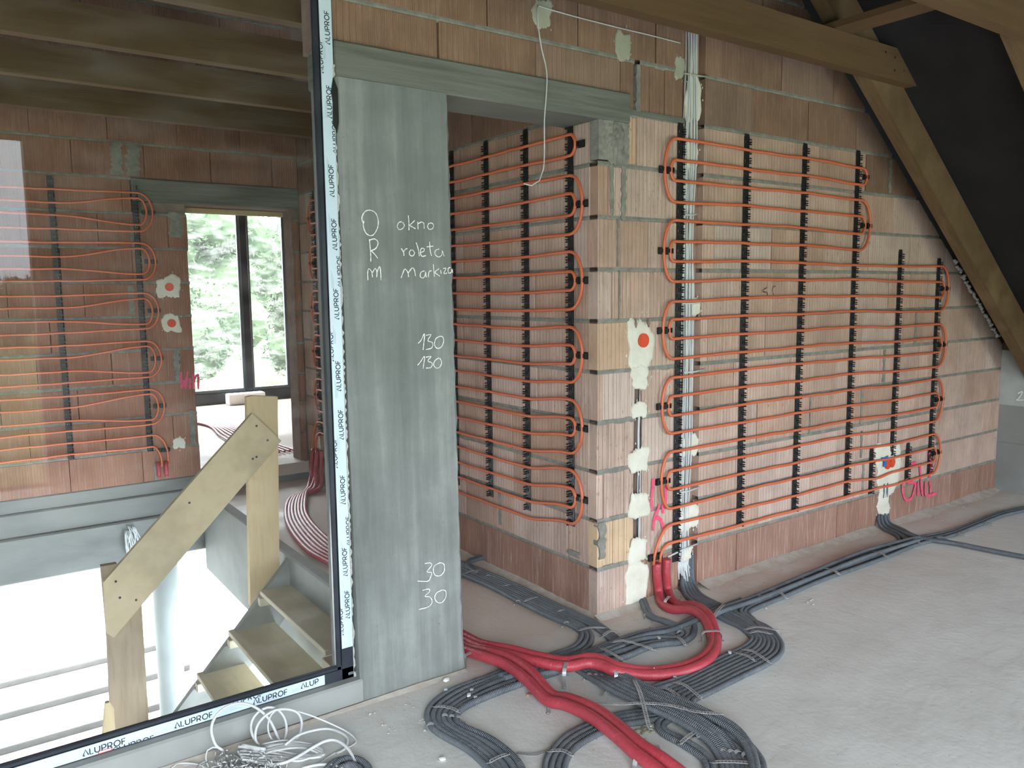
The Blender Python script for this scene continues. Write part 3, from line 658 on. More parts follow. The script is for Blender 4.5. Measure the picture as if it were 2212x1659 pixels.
for i, (x, y, r, h, lab) in enumerate([(4.0,25,1.7,4.4,'leafy green bush outside the far window, behind its left pane'),(8.5,25.5,1.7,4.2,'leafy green bush outside the far window, behind its right pane'),
        (6.2,33,2.8,8.6,'tall pale green tree outside the far window, rising behind the mullion'),(10.8,35,3.0,9.0,'tall green tree outside the far window, farthest right'),(.8,34,2.8,8.0,'tall green tree outside the far window, farthest left, mostly hidden by the wall')]):
    bush('bush' if i < 2 else 'leafy_tree', (x, y, -1.68), r, h, 6500, lab, 'bush' if i < 2 else 'tree', 20+i, 'bushes beyond the meadow')
# things mirrored in the big window: they stand behind the camera
HW = noisy('house_render', (.62,.58,.50), (.70,.66,.58), 3, .8, .1); HR = noisy('house_roof', (.20,.10,.09), (.28,.15,.13), 6, .8, .3)
for i, (x, y, w) in enumerate([(-.8,-62,5.2),(-12,-70,9)]):
    r = empty('house', loc=(x-w, y, -.9), label='%s house across the field, mirrored in the big window' % ['pale gabled','long red-roofed'][i], category='house')
    b = MB(); b.box(0, w, 0, 7, 0, 3.6); b.prism([(0,3.6),(w,3.6),(w/2,6.6)], lambda p, d: (p[0], d, p[1]), .01, 6.99); put('wall', b, parent=r, mat=HW)
    b = MB(); b.prism([(-.5,3.3),(w/2,6.75),(w/2,7.0),(-.5,3.6)], lambda p, d: (p[0], d, p[1]), -.5, 7.5); b.prism([(w+.5,3.3),(w/2,6.75),(w/2,7.0),(w+.5,3.6)], lambda p, d: (p[0], d, p[1]), -.5, 7.5); put('roof', b, parent=r, mat=HR)
    for wx in (1.0, w-2.0): b = MB(); b.box(wx, wx+1, 6.98, 7.04, 1.0, 2.4); put('window', b, parent=r, mat=BLACK)
bush('garden_tree', (.6,-48,-.9), 2.0, 4.0, 2600, 'dark garden tree beside the houses, mirrored in the big window', 'tree', 77, 'mirrored trees')
bush('garden_tree', (-4.5,-52,-.9), 2.0, 4.6, 2000, 'rounded garden tree left of the first one, mirrored in the big window', 'tree', 78, 'mirrored trees')
portal('portal_left', ((LX0+LX1)/2, -5.0, LZ1/2), (math.pi/2, 0, 0), LX1-LX0, LZ1)
portal('portal_right', ((RX0+RX1)/2, -5.0, RZ1/2), (math.pi/2, 0, 0), RX1-RX0, RZ1)
portal('portal_far', (.25, 8.3, 1.55), (-math.pi/2, 0, 0), 2.5, 2.8)
portal('portal_below', (-2.7, 4.2, -1.75), (-math.pi/2, 0, 0), 3.8, 2.5)
# =================================================================== WALL HEATING
def rail_mesh(n, side=1):
    """clamp rail of n units of 5 cm: perforated strip with raised centre and pairs of barbed hooks"""
    b = MB(); w = .042
    for i in range(n):
        z = i*.05; g = .0006
        b.box(-w/2, -w/2+.009, -.004, 0, z+g, z+.05-g); b.box(w/2-.009, w/2, -.004, 0, z+g, z+.05-g)
        b.box(-w/2+.009, w/2-.009, -.004, 0, z+g, z+.014); b.box(-w/2+.009, w/2-.009, -.006, 0, z+.026, z+.05-g)
        b.box(-.004, .004, -.0075, 0, z+.012, z+.028)
        for zc in (.012, .0375):
            for s in ((-1, 1) if zc < .02 else (-1,)):
                zz_ = z+zc+s*.0055
                for (xa, xb) in (((w/2-.009, w/2-.001),) if side > 0 else ((-w/2+.001, -w/2+.009),)):
                    b.prism([(0,zz_-.003),(-.013,zz_-.002),(-.015,zz_-.0055*1.0),(-.026,zz_+s*.002),(-.015,zz_+.0035),(-.013,zz_+.002),(0,zz_+.003)], lambda p, d: (d, p[0], p[1]), xa, xb)
    b.box(-w/2+.004, w/2-.004, -.005, 0, n*.05, n*.05+.012)
    return b
_rm = {}
def rail(wall_m, u, z0, z1, lab, grp):
    n = max(2, round((z1-z0)/.05))
    sd = -1 if wall_m is FM else 1
    if (n, sd) not in _rm: _rm[n, sd] = rail_mesh(n, sd).mesh('clamp_rail', BLACK)
    o = put('clamp_rail', _rm[n, sd], label=lab, category='rail', group=grp)
    tilt = random.uniform(-.004,.004)
    o.matrix_world = wall_m @ Matrix.Translation((u, -.003, z0)) @ Matrix.Rotation(tilt, 4, 'Y'); return o
_cm = None
def loop_clip(wall_m, u0, u1, z, lab, grp, big=True):
    b = MB(); lo, hi = min(u0, u1)-.02, max(u0, u1)+.02
    for c in ([u0, u1] if big else [u1]):
        b.box(c-.024, c-.009, -.022, -.003, -.013, .013); b.box(c+.009, c+.022, -.022, -.003, -.013, .013)
        b.box(c-.022, c+.022, -.006, -.002, -.018, .018); b.box(c-.013, c-.009, -.028, -.02, -.010, .010); b.box(c+.009, c+.013, -.028, -.02, -.010, .010)
    b.box(lo, hi, -.005, -.002, -.008, .008); b.box(lo, lo+.012, -.016, -.002, -.016, .016)
    o = put('pipe_clip', b, mat=BLACK, label=lab, category='clip', group=grp); o.matrix_world = wall_m @ Matrix.Translation((0, 0, z)); return o
LP = [(0,3,1,2),(4,7,5,6),(8,11,9,10),(12,15,13,14),(16,19,17,18)]     # side A: (outer top, outer bottom, inner top, inner bottom)
RP = [(0,1),(2,5,3,4),(6,9,7,8),(10,13,11,12),(14,17,15,16),(18,21,19,20)]
ORDER = [21,18,17,14,13,10,9,6,5,2,1,0,3,4,7,8,11,12,15,16,19,20]
NPIPE = -.0215
def circuit(wall_m, colsz, uA, uB, outA, inA, outB, inB, feed21, feed20, lab, grp, sA=-1, wob=.003):
    """one serpentine pipe. colsz: list of (u, z-per-row list); uA(row), uB(row): where the rows begin and end;
    sA: direction in which side A loops bulge"""
    rg = random.Random(len(lab)); pts = []
    def zrow(r, u):
        cs = [(c, z[r]) for c, z in colsz if z[r] is not None]
        cs.sort()
        if u <= cs[0][0]: return cs[0][1]
        if u >= cs[-1][0]: return cs[-1][1]
        for (a, za), (b, zb) in zip(cs, cs[1:]):
            if a <= u <= b:
                t = (u-a)/(b-a); t = t*t*(3-2*t); return za+(zb-za)*t
    def row(r, a, b):
        n = max(4, int(abs(b-a)/.06)); p1, p2 = rg.uniform(0,6), rg.uniform(0,6)
        return [(a+(b-a)*i/n, zrow(r, a+(b-a)*i/n)+wob*math.sin(p1+a+(b-a)*i/n*5.1)*math.sin(math.pi*i/n)+wob*.5*math.sin(p2+i*1.3)*math.sin(math.pi*i/n)) for i in range(n+1)]
    def loop(u, z0, z1, out, s, n=12, flat=1.0):
        return [(u+s*out*math.cos(math.radians(-90+180*i/n)), (z0+z1)/2+(z0-z1)/2*-math.sin(math.radians(-90+180*i/n))) for i in range(1, n)]
    outer_A = {}; 
    for (a, b_, c, d) in LP: outer_A[(a,b_)] = outA; outer_A[(c,d)] = inA
    outer_B = {(0,1): inB}
    for q in RP[1:]: outer_B[(q[0],q[1])] = outB; outer_B[(q[2],q[3])] = inB
    pts += feed21
    side = 'A'
    for i, r in enumerate(ORDER):
        a, b = (uA, uB(r)) if side == 'A' else (uB(r), uA)
        pts += row(r, a, b); side = 'B' if side == 'A' else 'A'
        if i+1 < len(ORDER):
            nx = ORDER[i+1]; key = (min(r, nx), max(r, nx)); u = uB(r) if side == 'B' else uA
            out = (outer_B if side == 'B' else outer_A)[key]; s = -sA if side == 'B' else sA
            pts += loop(u, zrow(r, u), zrow(nx, u), out, s)
    pts += feed20
    P = [wall_m @ Vector((u, NPIPE, z)) for u, z in pts]
    b = MB(); b.tube(smooth(P, .022), .0083, 8)
    return put('heating_pipe', b, mat=PIPE, label=lab, category='pipe', group=grp)
# ---- right wall
zL = [2.404,2.298,2.196,2.089,1.997,1.89,1.789,1.686,1.583,1.491,1.39,1.286,1.187,1.088,.986,.891,.792,.688,.589,.485,.396,.295]
zR4 = [2.388,2.287,2.193,2.093,1.984,1.883,1.785]+[None]*15
zR = [None]*6+[1.792,1.681,1.573,1.475,1.382,1.286,1.179,1.074,.986,.884,.778,.674,.581,.479,.374,.285]
def zmid(k0, v): return [2.395-.1*i-.002*i*0 + v for i in range(22)]
z2 = [2.40-.1005*i for i in range(22)]; z2[20] = .385; z2[21] = .29
z5 = [None]*6+[2.392-.1*i-.001*i for i in range(6, 20)]+[.375,.28]
zbox = [None]*20+[.36,.285]
circuit(FR, [(.545,zL),(1.08,z2),(1.60,z2),(2.16,[a if a else b for a, b in zip(zR4, z2)]),(2.70,z5),(2.5,zbox),(3.215,zR)], .50, lambda r: 2.19 if r < 6 else 3.235,
        .075, .030, .105, .045, [(.42,.20),(.425,.235),(.44,.27),(.475,.292)], [(.47,.380),(.43,.33),(.40,.27),(.385,.235),(.385,.20)] and [(.455,.378),(.415,.33),(.388,.27),(.378,.235),(.376,.20)],
        'orange heating pipe looping over the right-hand brick wall', 'wall heating pipes')
GR = 'clamp rails on the right-hand brick wall'
for i, (u, z0, z1) in enumerate([(.558,.175,2.50),(1.085,.275,2.49),(1.605,.275,2.475),(2.165,.285,2.48),(2.702,.485,1.865),(3.222,.285,1.815)]):
    rail(FR, u, z0, z1, 'black clamp rail on the right-hand brick wall, %s' % ['leftmost, beside the cable chase','second from the left','third from the left','fourth from the left','fifth, ending above the plastered box','rightmost, next to the pipe bends'][i], GR)
rail(FR, 2.452, .255, .53, 'short black clamp rail directly left of the plastered box with two red lids', GR)
rail(FR, 2.915, .29, .55, 'short black clamp rail directly right of the plastered box with two red lids', GR)
hw = ['topmost','second from the top','third from the top','fourth from the top','fifth from the top','sixth from the top']
for i, q in enumerate(LP): loop_clip(FR, .425, .475, (zL[q[0]]+zL[q[1]])/2, 'black double pipe clip left of the white cable chase, %s' % hw[i], 'pipe clips left of the cable chase')
loop_clip(FR, .376, .422, .235, 'black double pipe clip where the orange pipes enter the red sleeves', 'pipe clips left of the cable chase')
for i, q in enumerate(RP):
    if i == 0: loop_clip(FR, 2.235, 2.24, 2.34, 'black pipe clip at the topmost bend on the right of the brick wall', 'pipe clips at the right bends', big=False); continue
    u = 2.19 if i == 1 else 3.235; zs = zR4 if i == 1 else zR
    loop_clip(FR, u+.045, u+.105, (zs[q[0]]+zs[q[1]])/2, 'black double pipe clip at the right bends of the brick wall, %s' % hw[i], 'pipe clips at the right bends')
# ---- middle wall (x = -Y)
zM = [2.403,2.302,2.207,2.12,2.014,1.922,1.837,1.739,1.646,1.551,1.463,1.371,1.276,1.183,1.095,1.0,.91,.818,.731,.636,.535,.449]
zM2 = [2.40-.0955*i for i in range(22)]; zM3 = [2.41-.093*i for i in range(22)]
circuit(FM, [(-3.6,zM3),(-1.3,zM2),(-.57,zM2),(-.20,zM)], -3.55, lambda r: -.185, .09, .04, .095, .042,
        [(-3.66,.26),(-3.66,.33),(-3.62,.42)], [(-3.62,.53),(-3.70,.42),(-3.71,.33),(-3.71,.26)],
        'orange heating pipe looping over the wall behind the doorway', 'wall heating pipes')
for i, y in enumerate([.193,.571,.945,1.322,1.70,2.08,2.46,2.84,3.22,3.56]):
    lab = 'black clamp rail behind the doorway, %s' % ['nearest to the corner','second from the corner','third from the corner','fourth from the corner, at the pillar edge'][i] if i < 4 else 'black clamp rail hidden behind the pillar, %s from the doorway corner' % ORD[i]
    if i > 7: lab = 'black clamp rail seen edge-on beside the window frame, %s' % ['outer one','inner one near the far wall'][i-8]
    rail(FM, -y, .43, 2.48, lab, 'clamp rails on the middle wall')
for i, q in enumerate(RP):
    if i == 0: loop_clip(FM, -.14, -.115, 2.35, 'black pipe clip at the topmost bend behind the doorway', 'pipe clips behind the doorway', big=False); continue
    loop_clip(FM, -.143, -.09, (zM[q[0]]+zM[q[1]])/2, 'black double pipe clip at the bends behind the doorway, %s' % hw[i], 'pipe clips behind the doorway')
for i, q in enumerate(LP): loop_clip(FM, -3.64, -3.59, (zM3[q[0]]+zM3[q[1]])/2, 'black double pipe clip beside the window frame, %s' % hw[i], 'pipe clips at the inner corner')
# ---- far wall; side A = right, next to the door
zFR = [2.432,2.39,2.188,2.138,2.049,2.007,1.81,1.767,1.662,1.619,1.42,1.384,1.286,1.246,1.038,1.001,.902,.866,.659,.622,.534,.441]
# rows on this wall pair up as (0,3)(1,2)... from the top
zFL = [2.422,2.325,2.241,2.136,2.041,1.936,1.846,1.754,1.65,1.558,1.458,1.372,1.279,1.186,1.086,.999,.898,.811,.709,.629,.537,.449]
circuit(FF, [(-3.2,zFL),(-2.4,zFL),(-1.87,zFL),(-1.31,zFR)], -1.29, lambda r: -3.2, .10, .055, .1, .045,
        [(-1.236,.27),(-1.236,.33),(-1.25,.39),(-1.27,.425)], [(-1.26,.528),(-1.215,.48),(-1.188,.40),(-1.185,.33),(-1.185,.27)],
        'orange heating pipe looping over the dim wall behind the glass', 'wall heating pipes', sA=1)
for i, (u, z0, z1) in enumerate([(-1.312,.40,2.49),(-1.872,.41,2.50),(-2.43,.41,2.50)]):
    rail(FF, u, z0, z1, 'black clamp rail on the dim wall behind the glass, %s' % ['nearer to the doorway','second from the doorway, farther left','hidden left of the photo edge'][i], 'clamp rails behind the glass')
for i, q in enumerate(LP): loop_clip(FF, -1.245, -1.195, (zFR[q[0]]+zFR[q[1]])/2, 'black double pipe clip on the dim wall behind the glass, %s' % hw[i], 'pipe clips behind the glass')
loop_clip(FF, -1.236, -1.186, .40, 'black double pipe clip low on the dim wall above the red sleeve ends', 'pipe clips behind the glass')
# =================================================================== CABLES IN THE CHASE, PLASTER, BOXES
b = MB(); b.box(SL0+.002, SL1-.002, .045, .052, .02, 2.97); put('chase_lining', b, parent=wallR, mat=CLAYO)
rg = random.Random(31)
for i in range(14):
    u0 = .594+.0068*i; pts = []; ph = rg.uniform(0,6)
    for k in range(30):
        z = 2.97-2.77*k/29; pinch = 1-.25*abs(math.sin(z*3.9))
        u = .640+(u0-.640)*pinch+.0035*math.sin(z*5+ph)+rg.uniform(-.0015,.0015); pts.append((u, .012-.005*math.sin(z*4+ph*1.7)-(i % 3)*.008, z))
    x = .60+.006*i; pts += [(x-.01, .004, .14), (x-.012+rg.uniform(-.012,.012), -.008, .07+rg.uniform(-.03,.05))]
    b = MB(); b.tube(smooth(pts, .03), .0042, 6)
    put('white_cable', b, mat=WCAB, label='thin white cable running down the open wall chase, %s from the left' % ORD[i], category='cable', group='white cables in the wall chase')
def splat(name, wall_m, cx, cz, w, h, seed, mat, lab, cat='plaster', th=.006, parent=None, spiky=.35, y=-.0015, lump=.5, grp=None):
    """patch of plaster with a ragged outline and an uneven, domed surface"""
    rg = random.Random(seed); n = 64; out = []; pp = [rg.uniform(0, 6.28) for _ in range(6)]; dr = 0
    for i in range(n):
        a = 2*math.pi*i/n; k = (abs(math.cos(a))**4+abs(math.sin(a))**4)**(-.25)*.90
        m = 1+.09*math.sin(2*a+pp[0])+.08*math.sin(3*a+pp[1])+.06*math.sin(5*a+pp[2])+.04*math.sin(9*a+pp[3])+rg.uniform(-.03,.03)
        dr = rg.uniform(0, spiky) if i % 3 == 0 else 0
        v = abs(math.sin(a))**2
        out.append((w/2*math.cos(a)*k*m, h/2*math.sin(a)*k*(m-dr*v*.6)))
    vs = []; fs = []; R = [1, .95, .8, .55, .28]
    for q, r in enumerate(R):
        for i, (x, z) in enumerate(out):
            bumpy = .5*math.sin(x*r*90+pp[4])*math.sin(z*r*70+pp[5])
            vs.append((cx+x*r, y+(.004 if q == 0 else -th*(.55+.12*q+lump*.5*bumpy)), cz+z*r))
    c = len(vs); vs.append((cx, y-th, cz)); nr_ = len(R)
    for q in range(nr_-1): fs += [(q*n+i, q*n+(i+1)%n, (q+1)*n+(i+1)%n, (q+1)*n+i) for i in range(n)]
    fs += [((nr_-1)*n+i, (nr_-1)*n+(i+1)%n, c) for i in range(n)]
    b = MB(); b.add(vs, fs, None, True)
    # small drips and specks round the patch
    for _ in range(7):
        a = rg.uniform(0, 6.28); rr = rg.uniform(.5,.62); x = cx+w*rr*math.cos(a); z = cz+h*rr*math.sin(a)
        b.blob((x, y-.001, z), rg.uniform(.002,.005), .002, rg.uniform(.003,.010), 1, .2, rg)
    if parent: return put(name, b, parent=parent, mat=mat)
    o = put(name, b, mat=mat, label=lab, category=cat, **({'group': grp} if grp else {})); o.matrix_world = wall_m; return o
G1 = 'plaster patches on the right-hand wall'
for i, (u, z, w, h, m, lab) in enumerate([
    (.655,2.62,.12,.26,GYP,'cream plaster holding the white cables, topmost clump under the beam'),
    (.650,2.34,.10,.16,GYP,'cream plaster patch on the white cables beside the top pipe bends'),
    (.668,.80,.15,.14,GYP,'white plaster patch on the cables, above the middle of the wall chase foot'),
    (.672,.40,.17,.16,GYP,'white plaster patch on the cables level with the lowest pipes'),
    (.655,.20,.09,.09,GYP,'small white plaster patch at the lower end of the white cables'),
    (.70,1.55,.07,.10,GYP,'small white plaster smear right of the cables at mid height'),
    (.285,1.205,.135,.13,GYP,'cream plaster patch just below the single red lid'),
    (.283,1.035,.11,.10,GYP,'cream plaster patch in the narrow chase, second below the red lid'),
    (.283,.775,.15,.15,GYP,'cream plaster patch in the narrow chase, third below the red lid'),
    (.288,.53,.15,.16,GYP,'cream plaster patch in the narrow chase, fourth below the red lid'),
    (.275,.29,.14,.15,GYP,'cream plaster patch in the narrow chase, fifth below the red lid'),
    (.270,.10,.19,.30,GYP,'cream plaster patch at the foot of the narrow chase, touching the floor'),
    (2.63,.155,.16,.20,GYP,'cream plaster patch under the box with two red lids'),
    (-.33,2.86,.11,.14,GYPG,'grey-green plaster dab at the top, where the thin wire hangs from'),
    (.155,2.80,.10,.16,GYPG,'grey-green plaster dab over the thin wire, middle of three at the top'),
    (.545,2.76,.08,.12,GYPG,'grey-green plaster dab over the thin wire, left of the cable chase')]):
    splat('plaster_patch', FR, u, z, w, h, 100+i, m, lab, th=.007 if m is GYP else .003, y=-.002 if not .6 < u < .72 else .004, grp=G1)
def lid(b, cx, cz, r, y0, y1, n=20):
    b.prism([(cx+r*math.cos(6.2832*i/n), cz+r*math.sin(6.2832*i/n)) for i in range(n)], lambda p, d: (p[0], d, p[1]), y1, y0)
def box_thing(wall_m, cx, cz, w, h, lids, lab, seed, blue=False, th=.007):
    r = empty('junction_box', label=lab, category='junction box', group='plastered junction boxes'); r.matrix_world = wall_m
    splat('plaster', wall_m, cx, cz, w, h, seed, GYP, '', parent=r, th=th, spiky=.22)
    for (u, z, rr) in lids:
        b = MB(); lid(b, u, z, rr, -.003, -.017); lid(b, u, z, rr*.8, -.004, -.0185); put('lid', b, parent=r, mat=LID)
    if blue: b = MB(); b.prism([(cx-.115,cz+.085),(cx-.075,cz+.08),(cx-.04,cz+.088),(cx-.048,cz+.062),(cx-.062,cz+.055),(cx-.058,cz+.02),(cx-.095,cz+.015),(cx-.088,cz+.05),(cx-.11,cz+.058)], lambda p, d: (p[0], d, p[1]), -.021, -.016); put('blue_tape', b, parent=r, mat=BLUE)
    return r
r_ = box_thing(FR, .288, 1.37, .185, .29, [(.297,1.39,.036)], 'round red-orange box lid set in cream plaster left of the heating pipes', 41)
for u in (.245,.335): b = MB(); b.prism([(u-.008,1.475),(u,1.50),(u+.008,1.475),(u,1.455)], lambda p, d: (p[0], d, p[1]), -.0145, -.002); put('hollow', b, parent=r_, mat=CORE)
box_thing(FR, 2.675, .41, .37, .38, [(2.645,.435,.035),(2.70,.44,.035)], 'two red-orange box lids side by side in white plaster near the right end', 42, True, th=.006)
p = at(365,620,'Y',3.9); box_thing(FF, p.x, p.z, .20, .20, [(p.x,p.z,.033)], 'upper red box lid in plaster on the dim wall behind the glass', 43)
p = at(370,698,'Y',3.9); box_thing(FF, p.x, p.z, .15, .17, [(p.x,p.z,.033)], 'lower red box lid in plaster on the dim wall behind the glass', 44)
p = at(387,957,'Y',3.9); splat('plaster_patch', FF, p.x, p.z, .10, .11, 45, GYP, 'small cream plaster patch low on the dim wall behind the glass')
# thin cables showing in the narrow chase between the patches
for i, (z0, z1) in enumerate([(1.20,1.05),(1.02,.80),(.75,.56),(.50,.32)]):
    for k in range(3 if i else 2):
        b = MB(); x = .279+.008*k; b.tube(smooth([(x,-.000,z0),(x+rg.uniform(-.004,.004),.002,(z0+z1)/2),(x-.002,-.000,z1)], .05), .0035, 6)
        put('chase_wire', b, mat=WCAB if (i+k) % 3 else BLACK, label='thin wire in the narrow chase, %s strand, %s gap below the red lid' % (['left','middle','right'][k], ORD[i]), category='wire', group='wires in the narrow chase')
# dark cable stubs under the right box
for k in range(3):
    b = MB(); b.tube(smooth([(2.62+.022*k,-.004,.30),(2.62+.02*k,-.006,.24),(2.615+.024*k,-.004,.20)], .03), .007, 8)
    put('box_cable', b, mat=WCAB if k == 1 else COND, label='short cable between the right box and the patch below it, %s one' % ['left','middle','right'][k], category='cable', group='cables under the right box')
# white plaster cross-pieces tying the cables in the chase
for i, (z, ua, ub) in enumerate([(1.205,.60,.77),(2.735,.57,.76),(.555,.56,.74),(.235,.50,.73),(2.03,.59,.69),(1.57,.58,.74)]):
    b = MB(); b.tube([(ua,-.006,z-.01*(i == 3)*2),((ua+ub)/2,-.011,z),(ub,-.007,z+.008)], .005, 6)
    put('cable_tie', b, mat=[WCAB,GYPG][i == 1], label='thin tie across the white cables in the chase, %s' % ['beside the third pipe loop','topmost, just under the timber beam','beside the lowest pipe loop','lowest, above the red sleeves','second from the top','third from the top'][i], category='tie', group='ties across the cable chase')
# thin loose wire: along the top of the wall, then hanging over the doorway
tz = [at(u, v, 'Y', -.012) for u, v in [(1470,93),(1400,75),(1345,62),(1250,38),(1180,18),(1163,12)]]
hz = [at(u, v, 'Y', -.05) for u, v in [(1161,30),(1163,60),(1170,105),(1181,155),(1180,205),(1176,260),(1176,320),(1174,365),(1165,390),(1148,401),(1132,397)]]
b = MB(); b.tube(smooth(tz+hz, .03), .003, 6)
put('hanging_wire', b, mat=WCAB, label='thin white wire pinned along the top of the wall and hanging into the doorway', category='wire')
# =================================================================== WRITING
def strokes(name, parent, lines, ax, val, w, mat, out=.0012, mtx=None):
    """hand-drawn lines: points of the photograph taken back onto the wall they are written on"""
    b = MB(); inv = (parent.matrix_world.inverted() if parent else Matrix.Identity(4)); rg = random.Random(5)
    for ln in lines:
        P = smooth([(at(u, v, ax, val(at(u, v, ax, -.05).z)) if callable(val) else at(u, v, ax, val)) for u, v in ln], .006)
        n = len(P); o = Vector((-1,0,0)) if ax == 'X' else Vector((0,-1,0)); vs = []
        for i in range(n):
            d = (P[min(n-1,i+1)]-P[max(0,i-1)]); d = d.normalized() if d.length > 1e-9 else Vector((0,0,1)); k = d.cross(o).normalized()*w/2*rg.uniform(.55,1.15)
            for s in (1,-1): vs.append(P[i]+k*s+o*out)
        b.add(vs, [(2*i,2*i+1,2*i+3,2*i+2) for i in range(n-1)])
    return put(name, b, parent=parent, mat=mat)
def q(ox, oy, s, *ls): return [[(ox+x/s, oy+y/s) for x, y in l] for l in ls]
YC = lambda z: -.026-.05*(1-z/2.448)-.0015
A4 = (680, 0, 3.318); A5 = (700, 480, 3.19); A6 = (700, 980, 3.317)
L_ = []
L_ += q(*A4, [(345,1600),(335,1560),(360,1515),(400,1508),(435,1530),(452,1580),(448,1630),(425,1675),(400,1690),(365,1672),(345,1620),(350,1585)],
    [(620,1590),(600,1595),(588,1620),(600,1645),(625,1640),(640,1615),(625,1592)], [(668,1545),(672,1600),(672,1650)], [(715,1580),(680,1612),(675,1615),(720,1640)],
    [(735,1590),(738,1645)], [(738,1605),(760,1592),(778,1600),(782,1640)], [(815,1600),(805,1625),(820,1645),(845,1635),(848,1610),(830,1598),(812,1605)])
L_ += q(*A5, [(310,118),(318,200),(320,272)], [(310,125),(345,115),(370,140),(355,180),(322,196)], [(322,196),(350,225),(368,250)],
    [(528,180),(545,205),(548,232)], [(545,205),(560,185),(572,182)], [(600,190),(585,205),(590,228),(610,232),(622,210),(605,190)], [(632,140),(645,180),(655,235)],
    [(660,210),(685,200),(690,185),(670,180),(660,205),(672,235),(700,230)], [(725,135),(728,190),(738,232)], [(705,170),(750,165)], [(790,185),(765,195),(762,220),(785,240),(810,225),(812,195),(825,235)],
    [(300,400),(298,350),(305,320),(325,340),(332,380)], [(330,350),(350,318),(362,345),(360,380)], [(360,350),(380,305),(388,350),(390,400)],
    [(528,385),(545,340),(555,322),(575,345),(580,378)], [(578,350),(605,315),(620,330),(628,372)], [(690,335),(665,345),(660,375),(680,385),(695,365),(698,340),(702,380)],
    [(715,380),(722,340),(740,335)], [(750,290),(758,375)], [(790,320),(762,345),(795,372)], [(800,330),(805,355)], [(818,320),(838,318),(822,355),(845,350)], [(870,310),(852,320),(855,350),(875,345),(878,320),(885,350)],
    [(645,835),(665,815),(690,770),(680,880)], [(700,780),(735,775),(712,815),(745,830),(740,865),(700,878)], [(800,785),(770,800),(758,840),(775,868),(805,860),(822,820),(815,790),(795,785)],
    [(642,985),(660,965),(690,925),(680,1008)], [(700,930),(735,925),(712,955),(742,970),(735,1000),(700,1005)], [(790,935),(765,950),(752,980),(770,1005),(795,998),(808,965),(795,937)])
L_ += q(*A6, [(720,785),(760,782),(768,800),(735,845),(768,850),(760,885),(740,912),(668,912)], [(820,785),(790,800),(780,835),(795,870),(830,872),(858,840),(858,795),(835,780),(815,785)],
    [(703,978),(745,968),(755,985),(720,1020),(755,1025),(772,1060),(745,1095),(676,1115)], [(835,980),(805,995),(790,1030),(808,1062),(840,1065),(868,1030),(870,985),(845,975),(825,985)])
ch = strokes('chalk_writing', pillar, L_, 'Y', YC, .0042, CHALK, .0030)
C3 = (1270, 440, 3.511)
strokes('marker_sign', wallR, q(*C3, [(1355,635),(1325,655),(1322,668),(1355,672),(1358,695),(1348,718)], [(1418,625),(1400,635),(1395,665),(1405,690),(1408,705)]), 'Y', -.003, .005, MARK, .0035)
C4 = (1270, 860, 3.456)
strokes('spray_mark', wallR, q(*C4, [(487,600),(480,680),(470,770),(478,840)], [(575,650),(580,740),(575,800)], [(530,790),(520,830),(495,890),(488,940),(482,990)], [(500,900),(530,895),(550,930),(558,975)], [(555,790),(560,860)]), 'Y', -.004, .022, PINK, .0035)
C6 = (1780, 780, 3.53)
strokes('spray_mark', wallR, q(*C6, [(700,775),(660,790),(645,830)], [(640,900),(600,930),(598,1000),(620,1055),(660,1050),(685,980),(690,930),(630,925)], [(715,920),(712,1030)], [(728,780),(735,900),(740,960),(750,1030)], [(800,700),(815,800),(800,890)],[(770,920),(775,1020),(855,1010)],[(805,920),(810,1010)]), 'Y', -.004, .026, PINK, .0035)
strokes('chalk_writing', kw, [[(2199,850),(2209,846),(2203,858),(2197,864),(2213,864)]], 'X', 4.29, .010, CHALK, .003)
C2 = (0, 540, 2.962)
sp_ = strokes('spray_mark', None, q(*C2, [(1155,780),(1162,890)], [(1162,890),(1175,840),(1188,890)], [(1188,890),(1195,810),(1200,780)], [(1215,820),(1215,890)], [(1235,790),(1240,890)], [(1240,830),(1265,800),(1268,890)]), 'Y', 3.9, .020, PINK, .004)
sp_.parent = wallF; sp_.matrix_parent_inverse = FF.inverted()
# =================================================================== CONDUITS ON THE FLOOR
def PT(e, z):
    """(u, v) lies on the floor at height z; (u, v, 'Y', y) lies in the plane Y = y"""
    return at(e[0], e[1], e[2], e[3]) if len(e) > 2 else at(e[0], e[1], 'Z', z)
def resamp(px, n):
    """resample a pixel polyline (already spread on the floor) to n points by length"""
    P = smooth([PT(e, .013) for e in px], .02); L = [0.0]
    for a, b_ in zip(P, P[1:]): L.append(L[-1]+(b_-a).length)
    out = []; j = 0
    for i in range(n):
        t = L[-1]*i/(n-1)
        while j < len(L)-2 and L[j+1] < t: j += 1
        k = (t-L[j])/max(1e-9, L[j+1]-L[j]); out.append(P[j].lerp(P[j+1], min(1, max(0, k))))
    return out
def lanes(A, B, n, m=24):
    """n centre lines between edge A and edge B"""
    PA, PB = resamp(A, m), resamp(B, m)
    return [[PA[i].lerp(PB[i], (k+.5)/n) for i in range(m)] for k in range(n)]
RC = .0128
def rad(A, B, n):
    m = len(A)//2; d = sum((PT(a, .01)-PT(b_, .01)).length for a, b_ in zip(A[m-1:m+2], B[m-1:m+2]))/3
    return max(.0095, min(.0138, d/n/2*1.02))
